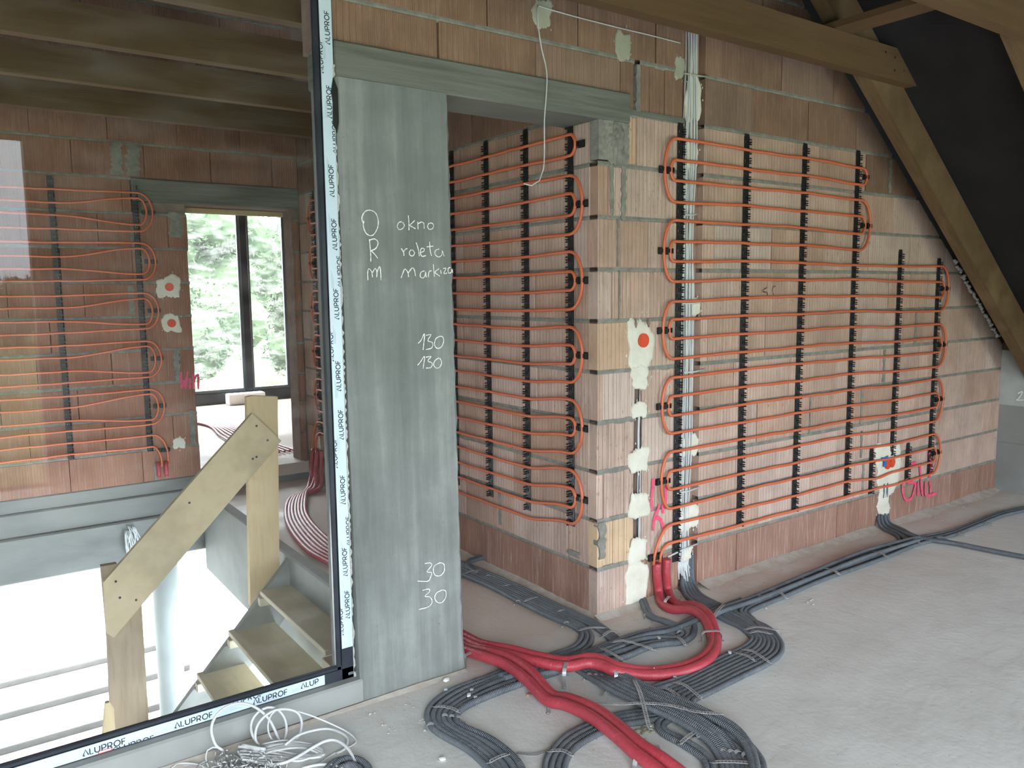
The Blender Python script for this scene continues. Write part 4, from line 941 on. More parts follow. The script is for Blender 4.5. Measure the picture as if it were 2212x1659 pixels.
def conduit(pts, lab, grp, r=RC, z=None, ribbed=False, mat=None, name='cable_conduit', seg=10, lift=None):
    rg = random.Random(len(lab)*7+int(abs(pts[0][0])*1000)); P = []
    for i, p in enumerate(pts):
        q_ = Vector(p)
        if q_.z < .06: q_.z = max(q_.z, r*.98)
        if lift: q_.z += lift(q_)
        q_ += Vector((rg.uniform(-.0012,.0012), rg.uniform(-.0012,.0012), rg.uniform(0,.001))); P.append(q_)
    b = MB(); b.tube(smooth(P, .018), r, seg)
    return put(name, b, mat=mat or (CONDR if ribbed else COND), label=lab, category='conduit', group=grp)
def near(cx, cy, rad, h):
    """smooth hump: lines lift by h where they climb over the bundle at photo point (cx, cy)"""
    c = at(cx, cy, 'Z', 0)
    def f(p):
        d = math.hypot(p.x-c.x, p.y-c.y)/rad; return h*max(0, 1-d*d)**.5*(1 if d < 1 else 0) if d < 1 else 0
    return f
def humps(*hs):
    F = [near(*h) for h in hs]; return lambda p: max([f(p) for f in F]+[0])
def eases(a, b_): return a
# bundle leaving the pillar on the right: upper lanes run straight, lower lanes swing back into the left loop
Aup = [(960,1199),(1019,1221),(1104,1257),(1185,1296),(1250,1326),(1307,1355),(1345,1386)]
Bup = [(960,1212),(1030,1246),(1110,1281),(1185,1317),(1255,1344),(1291,1361),(1322,1390)]
for i, L in enumerate(lanes(Aup, Bup, 5, 16)):
    conduit(L, 'grey conduit from behind the pillar towards the brick corner, %s from the wall side' % ORD[i], 'straight conduits behind the doorway', ribbed=i == 3, r=.0108)
Aq = [(960,1213),(1030,1247),(1110,1282),(1185,1318),(1256,1347),(1283,1373),(1274,1400),(1242,1419),(1160,1440),(1084,1452),(1033,1467),(970,1490),(931,1515),(917,1539),(921,1562),(941,1584),(1002,1619),(1039,1651),(1058,1680)]
Bq = [(960,1230),(1055,1267),(1120,1302),(1185,1334),(1226,1351),(1250,1366),(1250,1380),(1236,1395),(1206,1407),(1161,1426),(1095,1463),(1030,1490),(990,1512),(960,1533),(953,1552),(966,1573),(1035,1614),(1078,1650),(1095,1680)]
def multi(A, B, n, k=40):
    """edges given as matching points: lanes by matching index, then smoothed"""
    PA = [PT(e, .013) for e in A]; PB = [PT(e, .013) for e in B]
    return [[a.lerp(b_, (j+.5)/n) for a, b_ in zip(PA, PB)] for j in range(n)]
for i, L in enumerate(multi(Aq, Bq, 3)):
    conduit(L, 'grey conduit in the big left-hand floor loop, %s from its outer edge' % ORD[i], 'conduits of the left floor loop', ribbed=i == 1, r=.0122)
# inner lanes of the left loop come from the crossing bundle under the brick corner
tails = [[(1240,1425),(1160,1444),(1100,1464),(1040,1488),(995,1514),(966,1535),(959,1552),(972,1573),(1040,1612),(1085,1650),(1100,1680)],
         [(1240,1434),(1165,1453),(1110,1472),(1055,1493),(1005,1518),(978,1538),(971,1552),(983,1572),(1052,1606),(1100,1645),(1118,1680)],
         [(1240,1444),(1172,1462),(1120,1480),(1065,1500),(1015,1522),(989,1540),(984,1552),(995,1568),(1062,1600),(1115,1642),(1136,1680)]]
heads = [[(1384,1308),(1400,1333),(1432,1350),(1470,1366),(1474,1371),(1462,1378),(1420,1380),(1380,1388),(1320,1407)],
         [(1390,1306),(1408,1335),(1440,1350),(1476,1361),(1485,1371),(1468,1385),(1422,1390),(1380,1401),(1322,1419)],
         [(1494,1338),(1500,1352),(1500,1368),(1490,1380),(1470,1388),(1433,1394),(1402,1403),(1358,1422),(1311,1436)]]
cl = humps((1300,1400,.30,.014),(1440,1352,.13,.018))
for i in range(3):
    L = [PT(e, .013) for e in heads[i]+tails[i]]
    if i < 2: L[0] = at(*heads[i][0], 'Y', -.0)+Vector((0,-.004,.03)); 
    conduit(L, 'conduit hooking round below the brick corner, then %s in the left loop' % ['fourth','fifth','innermost'][i], 'conduits of the left floor loop', ribbed=i == 2, lift=cl, r=RC*(1.1 if i == 2 else 1))
for i, L in enumerate([[(1600,1300),(1545,1322),(1500,1340),(1475,1352),(1443,1362),(1402,1369),(1358,1381),(1311,1398),(1240,1424),(1150,1446),(1080,1466)],
                       [(1600,1308),(1550,1328),(1508,1345),(1480,1357),(1445,1370),(1402,1377),(1358,1391),(1311,1410),(1245,1432),(1160,1452),(1090,1473)],
                       [(1380,1383),(1330,1396),(1280,1418),(1240,1438),(1190,1452),(1140,1464)],[(1350,1402),(1300,1424),(1262,1442),(1215,1456),(1160,1466)]]):
    conduit([PT(e, .013) for e in L], 'grey conduit in the crossing bundle below the brick corner, %s from the wall' % ORD[i], 'conduits crossing below the corner', lift=lambda p, h=.012+.004*(i % 2): h, ribbed=i == 3)
# riser out of the wall chase + right-hand wall bundle feed the big right loop
riserA = [(1479,1200,'Y',.02),(1474,1235,'Y',.012),(1470,1262,'Y',-.01),(1482,1292),(1520,1318),(1560,1340)]
riserB = [(1496,1195,'Y',.03),(1497,1230,'Y',.015),(1502,1262,'Y',-.01),(1520,1286),(1560,1306),(1606,1330)]
gA = [(2240,1089),(2160,1105),(2100,1128),(2045,1148),(1960,1162),(1905,1183),(1850,1200),(1762,1236),(1675,1274),(1625,1296),(1598,1318),(1612,1334)]
gB = [(2240,1099),(2170,1115),(2112,1138),(2055,1160),(1985,1180),(1920,1206),(1860,1229),(1775,1258),(1690,1295),(1642,1314),(1620,1326),(1634,1342)]
dI = [(1594,1354),(1611,1368),(1619,1380),(1605,1395),(1575,1409),(1524,1434),(1463,1464),(1413,1485)]
dO = [(1663,1356),(1684,1376),(1694,1397),(1687,1419),(1657,1440),(1606,1464),(1545,1495),(1504,1515)]
turn = [(1396,1498),(1404,1511),(1435,1524),(1484,1543),(1524,1564),(1565,1582),(1602,1606),(1626,1632),(1636,1652),(1640,1690)]
turn2 = [(1408,1500),(1415,1508),(1443,1518),(1486,1534),(1530,1555),(1572,1574),(1612,1600),(1638,1631),(1649,1652),(1653,1690)]
fA = [(1470,1515),(1415,1532),(1368,1536),(1321,1544),(1270,1563),(1219,1588),(1187,1621),(1173,1645),(1169,1690)]
fB = [(1490,1525),(1440,1552),(1392,1563),(1345,1571),(1296,1588),(1249,1618),(1232,1641),(1226,1665),(1224,1690)]
D8 = multi(dI, dO, 8)
RI = multi(riserA, riserB, 5); GG = multi(gA, gB, 3); FF4 = multi(fA, fB, 4)
for i in range(8):
    pre = RI[i] if i < 5 else GG[7-i]
    if i == 0: post = [PT(e, .013) for e in turn]; 
    elif i == 1: post = [PT(e, .013) for e in turn2]
    elif i < 6: post = FF4[i-2]
    else: post = [PT(e, .013) for e in ([(1482,1528),(1440,1550),(1422,1562),(1428,1582),(1462,1602),(1506,1630),(1524,1651),(1526,1690)] if i == 6 else [(1495,1530),(1455,1550),(1434,1566),(1442,1582),(1474,1597),(1518,1624),(1540,1652),(1541,1690)])]
    lab = 'conduit of the right floor loop, %s from its inner edge, %s' % (ORD[i], 'rising into the wall' if i < 5 else 'coming along the wall')
    conduit(pre+D8[i]+post, lab, 'conduits of the right floor loop', r=rad(dI, dO, 8), ribbed=i in (1,4,6), lift=humps((1404,1508,.10,.012)) if i < 2 else None)
# two further conduits along the wall that pass straight on to the crossing
for i in range(2):
    A = [(1985,1166+7*i),(1905,1186+12*i),(1850,1203+14*i),(1762,1240+12*i),(1675,1277+10*i),(1620,1300+8*i),(1560,1322+6*i),(1520,1344+5*i)]
    conduit([PT(e, .013) for e in A], 'grey conduit on top of the bundle along the brick wall, %s one' % ['wall-side','room-side'][i], 'conduits along the right-hand wall', lift=lambda p: .018)
# conduits out of the plastered box at the right
for i in range(4):
    x = 1897+7*i; end = [(1945,1176),(1960,1171),(2140,1190),(2140,1183)][i]
    L = [at(x,1112,'Y',-.006), at(x+1,1126,'Y',-.022)]+[PT(e, .013) for e in [(x+9,1141-2*i),(1938+4*i,1158-4*i)]]+([PT(end, .013)] if i < 2 else [PT(e, .013) for e in [(1985,1165-3*i+6),(2060,1176-2*i+4),(2130,1190-2*i+4),(2250,1213-2*i+4)]])
    conduit(L, 'grey conduit leaving the plaster under the right box, %s from the left' % ORD[i], 'conduits from the right box', r=.0115, lift=lambda p: .006 if i > 1 else 0)
# diagonal bundle on top, running to the lower edge of the picture
eLo = [(1235,1444),(1260,1460),(1290,1487),(1311,1504),(1350,1525),(1392,1546),(1443,1567),(1484,1588),(1524,1612),(1545,1634),(1553,1655),(1556,1690)]
eHi = [(1285,1440),(1307,1456),(1349,1481),(1382,1498),(1410,1514),(1446,1530),(1492,1552),(1532,1574),(1572,1600),(1598,1630),(1608,1654),(1612,1690)]
over = humps((1420,1540,.34,.030))
for i, L in enumerate(multi(eLo, eHi, 5)):
    conduit(L, 'grey conduit of the diagonal bundle crossing on top, %s from its lower left edge' % ORD[i], 'diagonal conduits on top', ribbed=i in (1,2,4), lift=over, r=rad(eLo, eHi, 5))
e2Lo = [(1310,1460),(1349,1481),(1382,1499),(1410,1512),(1446,1527),(1490,1546),(1532,1568),(1575,1592),(1604,1620),(1618,1652),(1624,1690)]
e2Hi = [(1325,1456),(1362,1474),(1395,1490),(1425,1504),(1460,1518),(1500,1535),(1548,1556),(1590,1580),(1620,1612),(1634,1648),(1640,1690)]
for i, L in enumerate(multi(e2Lo, e2Hi, 2)):
    conduit(L, 'ribbed grey conduit lying on the upper side of the diagonal bundle, %s one' % ['left','right'][i], 'diagonal conduits on top', ribbed=True, lift=lambda p: .024 if over(p) > 0 else .02)
# short branch to the wall behind the doorway
for i in range(2):
    L = [(1089,1190+5*i),(1060,1196+5*i),(1030,1205+4*i),(1012,1212+4*i),(1010,1222+3*i),(1030,1238)]
    conduit([PT(e, .03 if k < 5 else .02) for k, e in enumerate(L)], 'grey conduit branching to the foot of the wall behind the doorway, %s one' % ['rear','front'][i], 'conduits to the rear wall', r=.012)
# coil end of ribbed conduit at the bottom edge
for i, L in enumerate([[(700,1675),(712,1655),(735,1643),(765,1640),(790,1652),(806,1680)],[(722,1680),(735,1660),(755,1652),(775,1660),(788,1685)],[(745,1640),(728,1650),(715,1672),(716,1700)]]):
    conduit([PT(e, .014) for e in L], 'bent grey conduit end beside the white cable tangle, %s one' % ['outer','inner','loose'][i], 'conduit ends at the bottom edge', ribbed=True)
# =================================================================== RED SLEEVED PIPES
RR = .0232
def redpipe(pts, lab, lift=None, r=RR, grp='red sleeved pipes'):
    P = [Vector(p) for p in pts]
    for p in P:
        if p.z < .05: p.z = max(p.z, r*.97)
        if lift: p.z += lift(p)
    b = MB(); b.tube(smooth(P, .016), r, 14)
    return put('red_pipe', b, mat=RED, label=lab, category='pipe', group=grp)
rl = humps((1170,1440,.36,.034),(1262,1445,.22,.034),(1520,1345,.16,.03)); 
# pair from the wall, round the bend, to the pillar
ra = [(1419,1216,'Y',-.024),(1419,1245,'Y',-.024),(1423,1280,'Y',-.025),(1430,1304),(1452,1316),(1490,1328),(1520,1348),(1537,1378),(1534,1402),(1510,1426),(1465,1443),(1400,1450),(1335,1452),(1305,1442),(1270,1437),(1222,1444),(1160,1434),(1110,1420),(1062,1408),(1032,1394),(985,1363),(960,1347)]
rb_ = [(1440,1207,'Y',-.022),(1439,1240,'Y',-.022),(1443,1275,'Y',-.024),(1452,1296),(1470,1308),(1500,1317),(1530,1340),(1546,1372),(1545,1405),(1522,1432),(1472,1452),(1402,1459),(1330,1461),(1303,1453),(1268,1448),(1222,1455),(1155,1445),(1105,1431),(1055,1416),(1025,1401),(985,1374),(960,1359)]
redpipe([PT(e, RR) for e in ra], 'red sleeved pipe curving from the wall to the pillar, inner one of the pair', rl)
redpipe([PT(e, RR) for e in rb_], 'red sleeved pipe curving from the wall to the pillar, outer one of the pair', rl)
rm = humps((1130,1455,.30,.034),(1330,1580,.34,.034))
rc = [(960,1368),(985,1384),(1020,1404),(1058,1422),(1105,1440),(1150,1470),(1192,1508),(1232,1524),(1290,1552),(1340,1590),(1385,1626),(1430,1650),(1480,1676)]
rd = [(960,1381),(985,1397),(1014,1414),(1048,1432),(1092,1451),(1136,1482),(1180,1519),(1222,1537),(1276,1566),(1326,1604),(1370,1640),(1412,1666),(1450,1690)]
redpipe([PT(e, RR) for e in rc], 'red sleeved pipe running diagonally to the bottom edge, right-hand one of the pair', rm)
redpipe([PT(e, RR) for e in rd], 'red sleeved pipe running diagonally to the bottom edge, left-hand one of the pair', rm)
# the same pipes and their fellows behind the glass, from the inner corner along the floor to the pillar
for i in range(7):
    o = i*.034
    L = [Vector((-.03-.012*(i % 3), 3.70-.03*i, .30)), Vector((-.05-.02*(i % 3), 3.66-.03*i, .16)), Vector((-.14-.03*(i % 2), 3.50-.03*i, .03)), Vector((-.30-o*.6, 3.20, .022)), Vector((-.52-o*.75, 2.60, .022)), Vector((-.62-o*.9, 1.9, .022)), Vector((-.60-o*.9, 1.4, .022)), Vector((-.64-o*.8, 1.0, .022))]
    if i in (1,2,3,4): L += [Vector((-.72-(i-1)*.036, .6, .022)), Vector((-.80-(i-1)*.03, .36, .022))]
    redpipe(L, 'red sleeved pipe on the floor behind the glass, %s from the wall side' % ORD[i], r=.0165, grp='red pipes behind the glass')
for i in range(9):
    x = .15+.045*i
    L = [Vector((-.36+.05*i, 4.35, .17)), Vector((-.34+.045*i, 4.8, .17)), Vector((-.30+.05*i, 5.6, .17)), Vector((-.26+.01*i, 6.6, .17)), Vector((-.9-.02*i, 7.6, .17))]
    redpipe(L, 'thin red pipe on the bright floor beyond the far doorway, %s from the left' % ORD[i], r=.011, grp='red pipes beyond the far doorway')
for i in range(2):
    b = MB(); x = [-1.262, -1.205][i]; b.tube([(x,3.878,.20),(x,3.878,.25),(x-.004+.01*i,3.878,.31)], .017, 10); b.tube([(x,3.878,.185),(x,3.878,.20)], .012, 10)
    put('red_sleeve', b, mat=RED, label='short red sleeve end low on the dim wall behind the glass, %s one' % ['left','right'][i], category='sleeve', group='red sleeve ends')
for i in range(2):
    b = MB(); b.tube([(-.31-.05*i,1.9+.5*i,.014),(-.12-.02*i,2.5+.5*i,.014),(-.02,3.2+.3*i,.014)], .011, 8)
    put('cable_conduit', b, mat=COND, label='thin dark conduit beside the red pipes behind the glass, %s one' % ['nearer','farther'][i], category='conduit', group='conduits behind the glass')
p = at(690,985,'X',0); splat('plaster_patch', FM, -3.66, .36, .10, .14, 61, GYP, 'cream plaster above the red pipes in the inner corner beside the window frame')
# =================================================================== STRAPS AND CLAMPS
def strap_mesh(P, w=.016, pitch=.012):
    """perforated steel band: a ladder of cells with a real hole in each"""
    S = smooth(P, .004); L = [0.0]
    for a, c in zip(S, S[1:]): L.append(L[-1]+(c-a).length)
    def pos(t):
        j = 0
        import bisect
        j = min(len(L)-2, max(0, bisect.bisect_right(L, t)-1)); k = (t-L[j])/max(1e-9, L[j+1]-L[j]); p = S[j].lerp(S[j+1], min(1, k)); d = (S[j+1]-S[j]).normalized()
        s = d.cross(Vector((0,0,1))); s = s.normalized() if s.length > 1e-6 else Vector((1,0,0)); return p, s
    b = MB(); n = max(2, int(L[-1]/pitch)); xs = (-w/2, -w*.24, w*.24, w/2); vs = []
    for i in range(2*n+1):
        p, s = pos(i*pitch/2 if i % 2 == 0 else (i-1)*pitch/2+pitch*.30)
        up = s.cross((pos(min(L[-1], i*pitch/2+.004))[0]-pos(max(0, i*pitch/2-.004))[0]).normalized())
        if up.z < 0: up = -up
        for h in (0, .0014): vs += [p+s*x+up*h for x in xs]
    fs = []
    for i in range(2*n):
        for c in range(3):
            if i % 2 == 1 and c == 1: continue
            a = i*8+c; a2 = a+8
            fs += [(a+4, a+5, a2+5, a2+4), (a, a2, a2+1, a+1)]
        a = i*8; fs += [(a, a+4, a+12, a+8), (a+3, a+11, a+15, a+7)]
    b.add(vs, fs); return b
def strap(ox, oy, s, px, h, lab, w=.016):
    e = .16; q2 = [(px[0], 0), ((px[0][0]+(px[1][0]-px[0][0])*e, px[0][1]+(px[1][1]-px[0][1])*e), .85)]+[(c, 1) for c in px[1:-1]]
    q2 += [((px[-1][0]+(px[-2][0]-px[-1][0])*e, px[-1][1]+(px[-2][1]-px[-1][1])*e), .85), (px[-1], 0)]
    P = [at(ox+x/s, oy+y/s, 'Z', .003+h*k) for (x, y), k in q2]
    put('perforated_strap', strap_mesh(P, w), mat=TIN, label='perforated steel strap '+lab, category='strap', group='perforated straps over the floor conduits')
K1 = (860, 1340, 4.916); K2 = (1260, 1340, 4.916); K4 = (1270, 860, 3.456); K6 = (1780, 780, 3.53); K5 = (700, 980, 3.317)
for K, px, h, lab in [
    (K1, [(365,915),(480,915),(600,945),(645,985)], .029, 'over the bend of the left-hand floor loop'),
    (K1, [(945,1520),(1060,1455),(1190,1410)], .029, 'over the left floor loop near the bottom edge'),
    (K1, [(1240,1410),(1330,1420),(1440,1430),(1600,1385)], .004, 'lying bare on the floor between two conduit bundles'),
    (K1, [(1590,1390),(1680,1380),(1760,1385),(1860,1440)], .029, 'over the four conduits at the bottom centre'),
    (K2, [(-60,110),(40,80),(130,75),(240,78)], .029, 'over the conduits right where the left loop swings back'),
    (K2, [(190,180),(270,120),(340,115),(375,150)], .029, 'over the conduit ends below the brick corner'),
    (K2, [(280,235),(420,215),(600,260),(780,322)], .045, 'long one slanting over the crossing bundle'),
    (K2, [(170,285),(300,350),(450,440)], .045, 'shorter one slanting over the crossing bundle, just above the red pipes'),
    (K2, [(975,165),(1040,205),(1095,280)], .032, 'beside the hooked conduits under the red bend'),
    (K2, [(1710,95),(1850,70),(2070,105)], .029, 'over the top of the right floor loop, upper of two'),
    (K2, [(1750,135),(1850,115),(2010,145)], .029, 'over the top of the right floor loop, lower of two'),
    (K2, [(1680,305),(1800,330),(2000,460)], .029, 'over the lower bend of the right floor loop, longer one'),
    (K2, [(1600,335),(1750,380),(1830,440)], .029, 'over the lower bend of the right floor loop, shorter one'),
    (K2, [(945,648),(1080,690),(1280,850)], .029, 'over the right bundle just before the crossing, longer one'),
    (K2, [(800,705),(920,740),(1030,825)], .029, 'over the right bundle just before the crossing, shorter one'),
    (K2, [(215,805),(300,730),(440,688)], .029, 'over the start of the diagonal bundle'),
    (K2, [(30,880),(400,890),(620,880),(900,900),(1200,970),(1480,995)], .060, 'long one stretching sideways across the big crossing'),
    (K2, [(535,620),(600,760),(650,940),(690,1100),(720,1170)], .062, 'upright one crossing the long sideways strap'),
    (K2, [(1010,1320),(1150,1210),(1340,1115)], .034, 'over the diagonal bundle, right of the crossing'),
    (K2, [(1190,1250),(1260,1195),(1345,1140)], .036, 'short piece right beside the strap over the diagonal bundle'),
    (K2, [(1350,1508),(1500,1500),(1700,1508),(1870,1535)], .029, 'over the diagonal bundle at the bottom edge'),
    (K2, [(180,1020),(300,1045),(395,1150)], .029, 'over the conduits left of the crossing, beside the red pipes'),
    (K2, [(780,1330),(840,1450),(960,1530),(1040,1585)], .003, 'lying flat on the floor at the bottom, beside the diagonal bundle'),
    (K2, [(1430,1090),(1490,1060),(1525,1050)], .003, 'loose end on the bare floor right of the crossing'),
    (K4, [(1225,1462),(1260,1462),(1305,1492)], .035, 'over the wall bundle, nearest to the chase'),
    (K4, [(1345,1430),(1420,1440),(1490,1500)], .035, 'over the wall bundle, second from the chase'),
    (K4, [(1585,1338),(1650,1358)], .035, 'over the wall bundle, third from the chase, short one'),
    (K4, [(1750,1268),(1830,1280),(1885,1320)], .035, 'over the wall bundle, fourth from the chase'),
    (K4, [(925,1680),(960,1600),(1020,1530)], .045, 'upright piece between the riser and the wall bundle'),
    (K6, [(-10,1580),(60,1590),(125,1635)], .035, 'over the wall bundle at the middle of the long wall'),
    (K6, [(365,1450),(430,1460),(485,1500)], .035, 'over the wall bundle, just left of the right box'),
    (K6, [(475,1405),(545,1415)], .03, 'short one beside the wall, left of the right box'),
    (K6, [(635,1352),(690,1360),(745,1400)], .03, 'over the wall bundle below the right box'),
    (K6, [(1210,1220),(1300,1252)], .028, 'over the last conduits near the right edge, farther one'),
    (K6, [(1025,1300),(1085,1332)], .028, 'over the last conduits near the right edge, nearer one'),
    (K6, [(855,1345),(900,1342),(965,1356)], .03, 'where the conduits fork at the right'),
    (K5, [(1005,860),(1050,840),(1130,832)], .029, 'over the bundle beside the pillar, behind the doorway'),
    (K5, [(1280,945),(1340,935)], .029, 'short one over the bundle behind the doorway'),
    (K5, [(1430,1060),(1470,1040),(1535,1022)], .029, 'over the middle of the bundle behind the doorway'),
    (K5, [(1670,1130),(1720,1115)], .029, 'short one near the bend behind the doorway')]:
    strap(K[0], K[1], K[2], px, h, lab)
def clamp(u, v, z, ang, w, lab, grp='clamps on the floor conduits', r=RC, n=1, parent=None):
    """sheet-metal saddle bent over n pipes lying side by side, with screw lugs; ang = direction across the pipes in degrees"""
    c = at(u, v, 'Z', z); a = math.radians(ang); dx, dy = math.cos(a), math.sin(a); R_ = r+.0015; hw_ = (n-1)*r
    prof = [(-hw_-R_-.014, .001), (-hw_-R_, .001)]+[(-hw_+R_*math.cos(math.radians(180-t)), z+R_*math.sin(math.radians(t))) for t in range(0, 91, 18)]+[(hw_+R_*math.cos(math.radians(90-t)), z+R_*math.cos(math.radians(t))) for t in range(0, 91, 18)]+[(hw_+R_, .001), (hw_+R_+.014, .001)]
    b = MB(); vs = []
    for (x, h) in prof:
        for s in (-w/2, w/2): vs.append((c.x+dx*x-dy*s, c.y+dy*x+dx*s, max(.001, h)))
        for s in (-w/2, w/2): vs.append((c.x+dx*x-dy*s, c.y+dy*x+dx*s, max(.001, h)+.0015))
    m = len(prof); b.add(vs, [(i*4+2, i*4+3, i*4+7, i*4+6) for i in range(m-1)]+[(i*4, i*4+4, i*4+5, i*4+1) for i in range(m-1)]+[(i*4, i*4+2, i*4+6, i*4+4) for i in range(m-1)]+[(i*4+1, i*4+5, i*4+7, i*4+3) for i in range(m-1)])
    sx, sy = c.x-dx*(hw_+R_+.008), c.y-dy*(hw_+R_+.008); b.tube([(sx,sy,.002),(sx,sy,.006)], .005, 8)
    put('pipe_clamp', b, mat=TIN, label=lab, category='clamp', group=grp)
for (u, v, z, ang, n, lab) in [
    (1030,1414,.028,50,4,'steel band over four red pipes, just right of the pillar'),(1200,1516,.024,55,2,'steel band over the diagonal red pair, halfway down'),
    (1384,1640,.024,55,2,'steel band over the diagonal red pair, near the bottom edge'),(1222,1449,.050,78,2,'steel band over the curved red pair, left one of the two in the middle'),
    (1331,1456,.030,82,2,'steel band over the curved red pair, right one of the two in the middle'),(1537,1374,.028,5,2,'pale band over the curved red pair at its outermost bend'),(1442,1302,.026,60,2,'steel band where the red pair meets the floor by the wall')]:
    clamp(u, v, z, ang-35, .016, lab, 'clamps on the red pipes', RR, n)
for (u, v, ang, lab) in [
    (963,1494,60,'small steel clamp on the outer conduit of the left loop, at its upper left'),(1019,1495,60,'small steel clamp on the inner conduits of the left loop, upper one'),
    (1013,1505,60,'small steel clamp on the inner conduits of the left loop, lower one'),(1027,1511,60,'large steel clamp on the innermost conduit of the left loop'),
    (930,1570,-30,'steel clamp on the outermost conduit of the left loop, at its far left'),(961,1551,-30,'steel clamp on the left loop, left one of three in a row'),
    (976,1553,-30,'steel clamp on the left loop, middle one of three in a row'),(990,1555,-30,'steel clamp on the left loop, right one of three in a row'),
    (1224,1349,-40,'steel clamp at the bend of the conduits behind the doorway'),(1055,1247,-40,'steel clamp on the front conduit beside the pillar'),(1120,1302,-40,'steel clamp on the front conduit behind the doorway'),
    (1273,1462,-35,'steel clamp at the start of the diagonal bundle, first of three'),(1287,1463,-35,'steel clamp at the start of the diagonal bundle, second of three'),(1301,1465,-35,'steel clamp at the start of the diagonal bundle, third of three'),
    (1560,1626,-20,'steel clamp on the diagonal bundle near the bottom edge, first of four'),(1579,1628,-20,'steel clamp on the diagonal bundle near the bottom edge, second of four'),(1594,1630,-20,'steel clamp on the diagonal bundle near the bottom edge, third of four'),(1610,1635,-20,'steel clamp on the diagonal bundle near the bottom edge, fourth of four'),
    (1406,1490,60,'steel clamp at the sharp inner turn of the right bundle'),(1457,1467,60,'steel clamp on the inner conduit of the right bundle'),(1575,1413,60,'steel clamp on the inner conduit below the right floor loop'),
    (1427,1370,80,'steel clamp on the crossing bundle, upper one of two'),(1421,1381,80,'steel clamp on the crossing bundle, lower one of two'),(1468,1369,-10,'bright steel clamp on the hooked conduits under the red bend'),(1397,1331,-20,'steel clamp on the two conduits from the wall foot'),
    (1322,1393,80,'steel clamp on the left end of the crossing bundle'),(1279,1419,80,'steel clamp on the crossing bundle just above the red pipes'),(2085,1178,90,'steel clamp on the single conduit near the right edge')]:
    clamp(u, v, .014, ang, .014, lab, n=1)
# =================================================================== WHITE CABLE TANGLE AT THE BOTTOM LEFT
ct = empty('cable_tangle', label='tangle of thick and thin white cable lying in loops below the big window', category='cable')
K = (360, 1440, 4.424)
def cab(px, r, hs):
    n = len(px); P = []
    for i, (x, y) in enumerate(px):
        h = hs[i] if isinstance(hs, list) else hs
        P.append(at(K[0]+x/K[2], K[1]+y/K[2], 'Z', h))
    b = MB(); b.tube(smooth(P, .012), r, 8); put('cable', b, parent=ct, mat=WCAB)
def erect(px, r, y):
    """loop standing up against the kerb in the plane Y = y, ends on the floor"""
    P = [at(K[0]+x/K[2], K[1]+yy/K[2], 'Y', y) for x, yy in px]; b = MB(); b.tube(smooth(P, .012), r, 8); put('cable', b, parent=ct, mat=WCAB)
erect([(540,800),(470,750),(430,630),(440,530),(490,450),(580,380),(700,350),(820,375),(920,440),(990,520),(1040,620),(1080,715)], .0052, -.16)
erect([(1110,720),(1145,620),(1130,500),(1060,410),(960,390),(870,440),(815,520),(810,620),(850,710),(900,770)], .0048, -.15)
erect([(900,770),(850,700),(860,580),(930,480),(1040,415),(1160,408),(1250,440),(1290,520),(1280,620),(1240,690),(1170,730)], .005, -.17)
erect([(1060,410),(1000,460),(968,560),(985,660),(1050,740),(1120,760)], .0032, -.165)
cab([(1250,425),(1400,475),(1600,560),(1750,640),(1810,710),(1760,760),(1600,830),(1450,930)], .0032, [.12,.10,.05,.02,.006,.006,.006,.006])
cab([(1130,750),(1250,660),(1400,610),(1550,595),(1680,640),(1730,700),(1700,790),(1620,830)], .0048, [.04,.05,.05,.04,.03,.02,.01,.006])
cab([(1820,980),(1790,880),(1720,770),(1620,705),(1520,710),(1400,770),(1250,860),(1120,920),(1000,935),(860,915),(740,870),(690,820),(700,790)], .0056, [.006,.02,.04,.05,.05,.045,.04,.04,.035,.03,.03,.03,.02])
cab([(1290,975),(1400,945),(1520,935),(1640,960),(1700,990)], .0052, .02)
for i in range(9):
    y = 730+18*i; w = rg.uniform(0,40)
    J = lambda k: rg.uniform(-k, k)
    cab([(690+w,765+i*15+J(8)),(850+J(20),780+i*15+J(14)),(1050+J(20),815+i*10+J(14)),(1250+J(20),850+i*6+J(14)),(1400+J(15),862+J(14)),(1480+J(30),815+i*4+J(14)),(1430+J(25),765+i*5+J(12)),(1300+J(20),722+i*8+J(12)),(1100+J(20),718+i*10+J(14)),(930+J(30),745+i*12+J(10))], .0042, [.03+.002*i,.03,.03,.03,.03,.025,.03,.035,.035,.03])
cab([(685,765),(760,770),(900,800)], .0058, .04); cab([(725,745),(800,765),(940,790)], .0058, .045)
rg2 = random.Random(77)
for i in range(46):
    cx, cy = rg2.uniform(430,1050), rg2.uniform(860,1050); a = rg2.uniform(40,190); bb = a*rg2.uniform(.3,.8); th = rg2.uniform(0, 3.1); px = []
    a0 = rg2.uniform(0, 6.28); sw = rg2.uniform(3.2, 6.6)
    for k in range(12):
        t = a0+sw*k/11; x = a*math.cos(t); y = bb*math.sin(t); px.append((cx+x*math.cos(th)-y*math.sin(th)*.7+rg2.uniform(-9,9), cy+x*math.sin(th)*.6+y*math.cos(th)+rg2.uniform(-6,6)))
    cab(px, rg2.uniform(.0018,.0028), [max(.004, rg2.uniform(.004,.05)) for _ in px])
cab([(40,980),(90,935),(180,920),(300,935),(380,965),(460,990)], .003, .006)
cab([(400,960),(375,880),(390,800),(440,770),(520,790),(560,840)], .0026, [.006,.03,.06,.07,.05,.02])
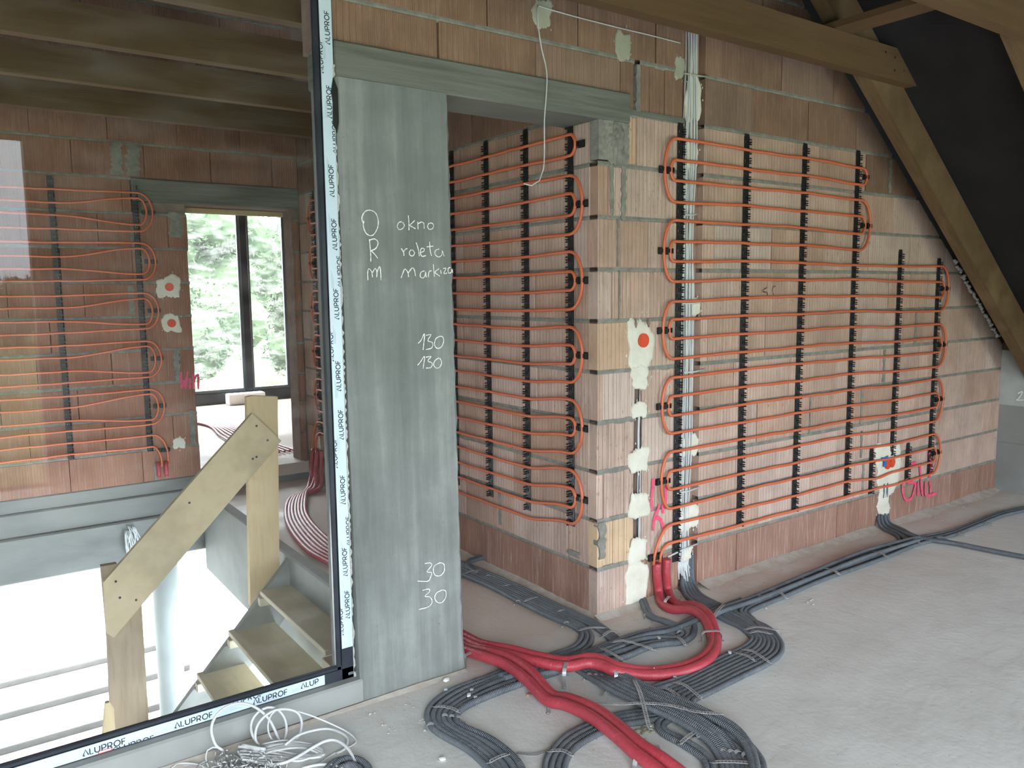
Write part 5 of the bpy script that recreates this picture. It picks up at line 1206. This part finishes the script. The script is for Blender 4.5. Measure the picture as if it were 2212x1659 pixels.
# =================================================================== SMALL THINGS
def crumb(u, v, r, seed, lab, mat, name='mortar_crumb', cat='debris', grp=None, z=0):
    c = at(u, v, 'Z', z); b = MB(); b.blob((0,0,0), r, r*.8, r*.5, 1, .3, random.Random(seed))
    o = put(name, b, mat=mat, loc=(c.x, c.y, z+r*.42), label=lab, category=cat, **({'group': grp} if grp else {})); return o
crumb(962,1472,.017,1,'white lump of plaster on the floor beside the foot of the pillar', FOAM, 'plaster_lump')
crumb(955,1642,.013,2,'pale stone chip on the floor left of the loop, near the bottom edge', FOAM, 'stone_chip')
crumb(1320,1480,.008,3,'small white crumb lying on the diagonal conduits', FOAM, 'plaster_crumb', z=.03)
crumb(1413,1444,.004,4,'tiny white crumb on the curved red pipe', FOAM, 'plaster_crumb', z=.045)
crumb(1143,1503,.012,5,'brown clay crumb on the floor beside the diagonal red pipes', CLAYR, 'brick_crumb')
rg = random.Random(15); b = MB()
for (u, v) in [(1465,1315),(1478,1312),(1457,1298),(1490,1297),(1505,1290),(1588,1265),(1602,1272),(1650,1262),(1700,1232),(1520,1292),(1446,1320),(1240,1300),(1262,1312),(1275,1318),(1230,1305),(1645,1318),(1755,1300),(1720,1250),(1085,1255),(1340,1350),(1375,1345),(1410,1352),(2000,1150),(2030,1125),(2080,1098),(830,1560),(850,1580),(800,1548),(880,1530),(905,1560)]:
    for _ in range(4):
        c = at(u+rg.uniform(-14,14), v+rg.uniform(-8,8), 'Z', 0); r = rg.uniform(.002,.007); b.blob((c.x, c.y, r*.45), r, r*.8, r*.5, 1, .3, rg)
put('wall_foot_debris', b, mat=FILLET, label='crumbs of mortar and brick swept along the foot of the walls', category='debris', kind='stuff')
b = MB(); b.cbox(.48, .98, 8.02, 8.19, .152, .30, .012); put('foam_block', b, mat=FOAM, label='white foam block lying before the window beyond the far doorway', category='block')
# torn brown chalk of thick mortar at the crossing: rough lump under the upright strap
b = MB(); rg = random.Random(9)
for i in range(12):
    c = at(1400+rg.uniform(-28,18), 1572+rg.uniform(-14,30), 'Z', .004); b.blob((c.x, c.y, .005), rg.uniform(.01,.024), rg.uniform(.01,.02), rg.uniform(.004,.008), 1, .35, rg)
put('mortar_rubble', b, mat=GYPG, label='crumbly yellowish mortar on the floor where the conduits cross', category='debris', kind='stuff')
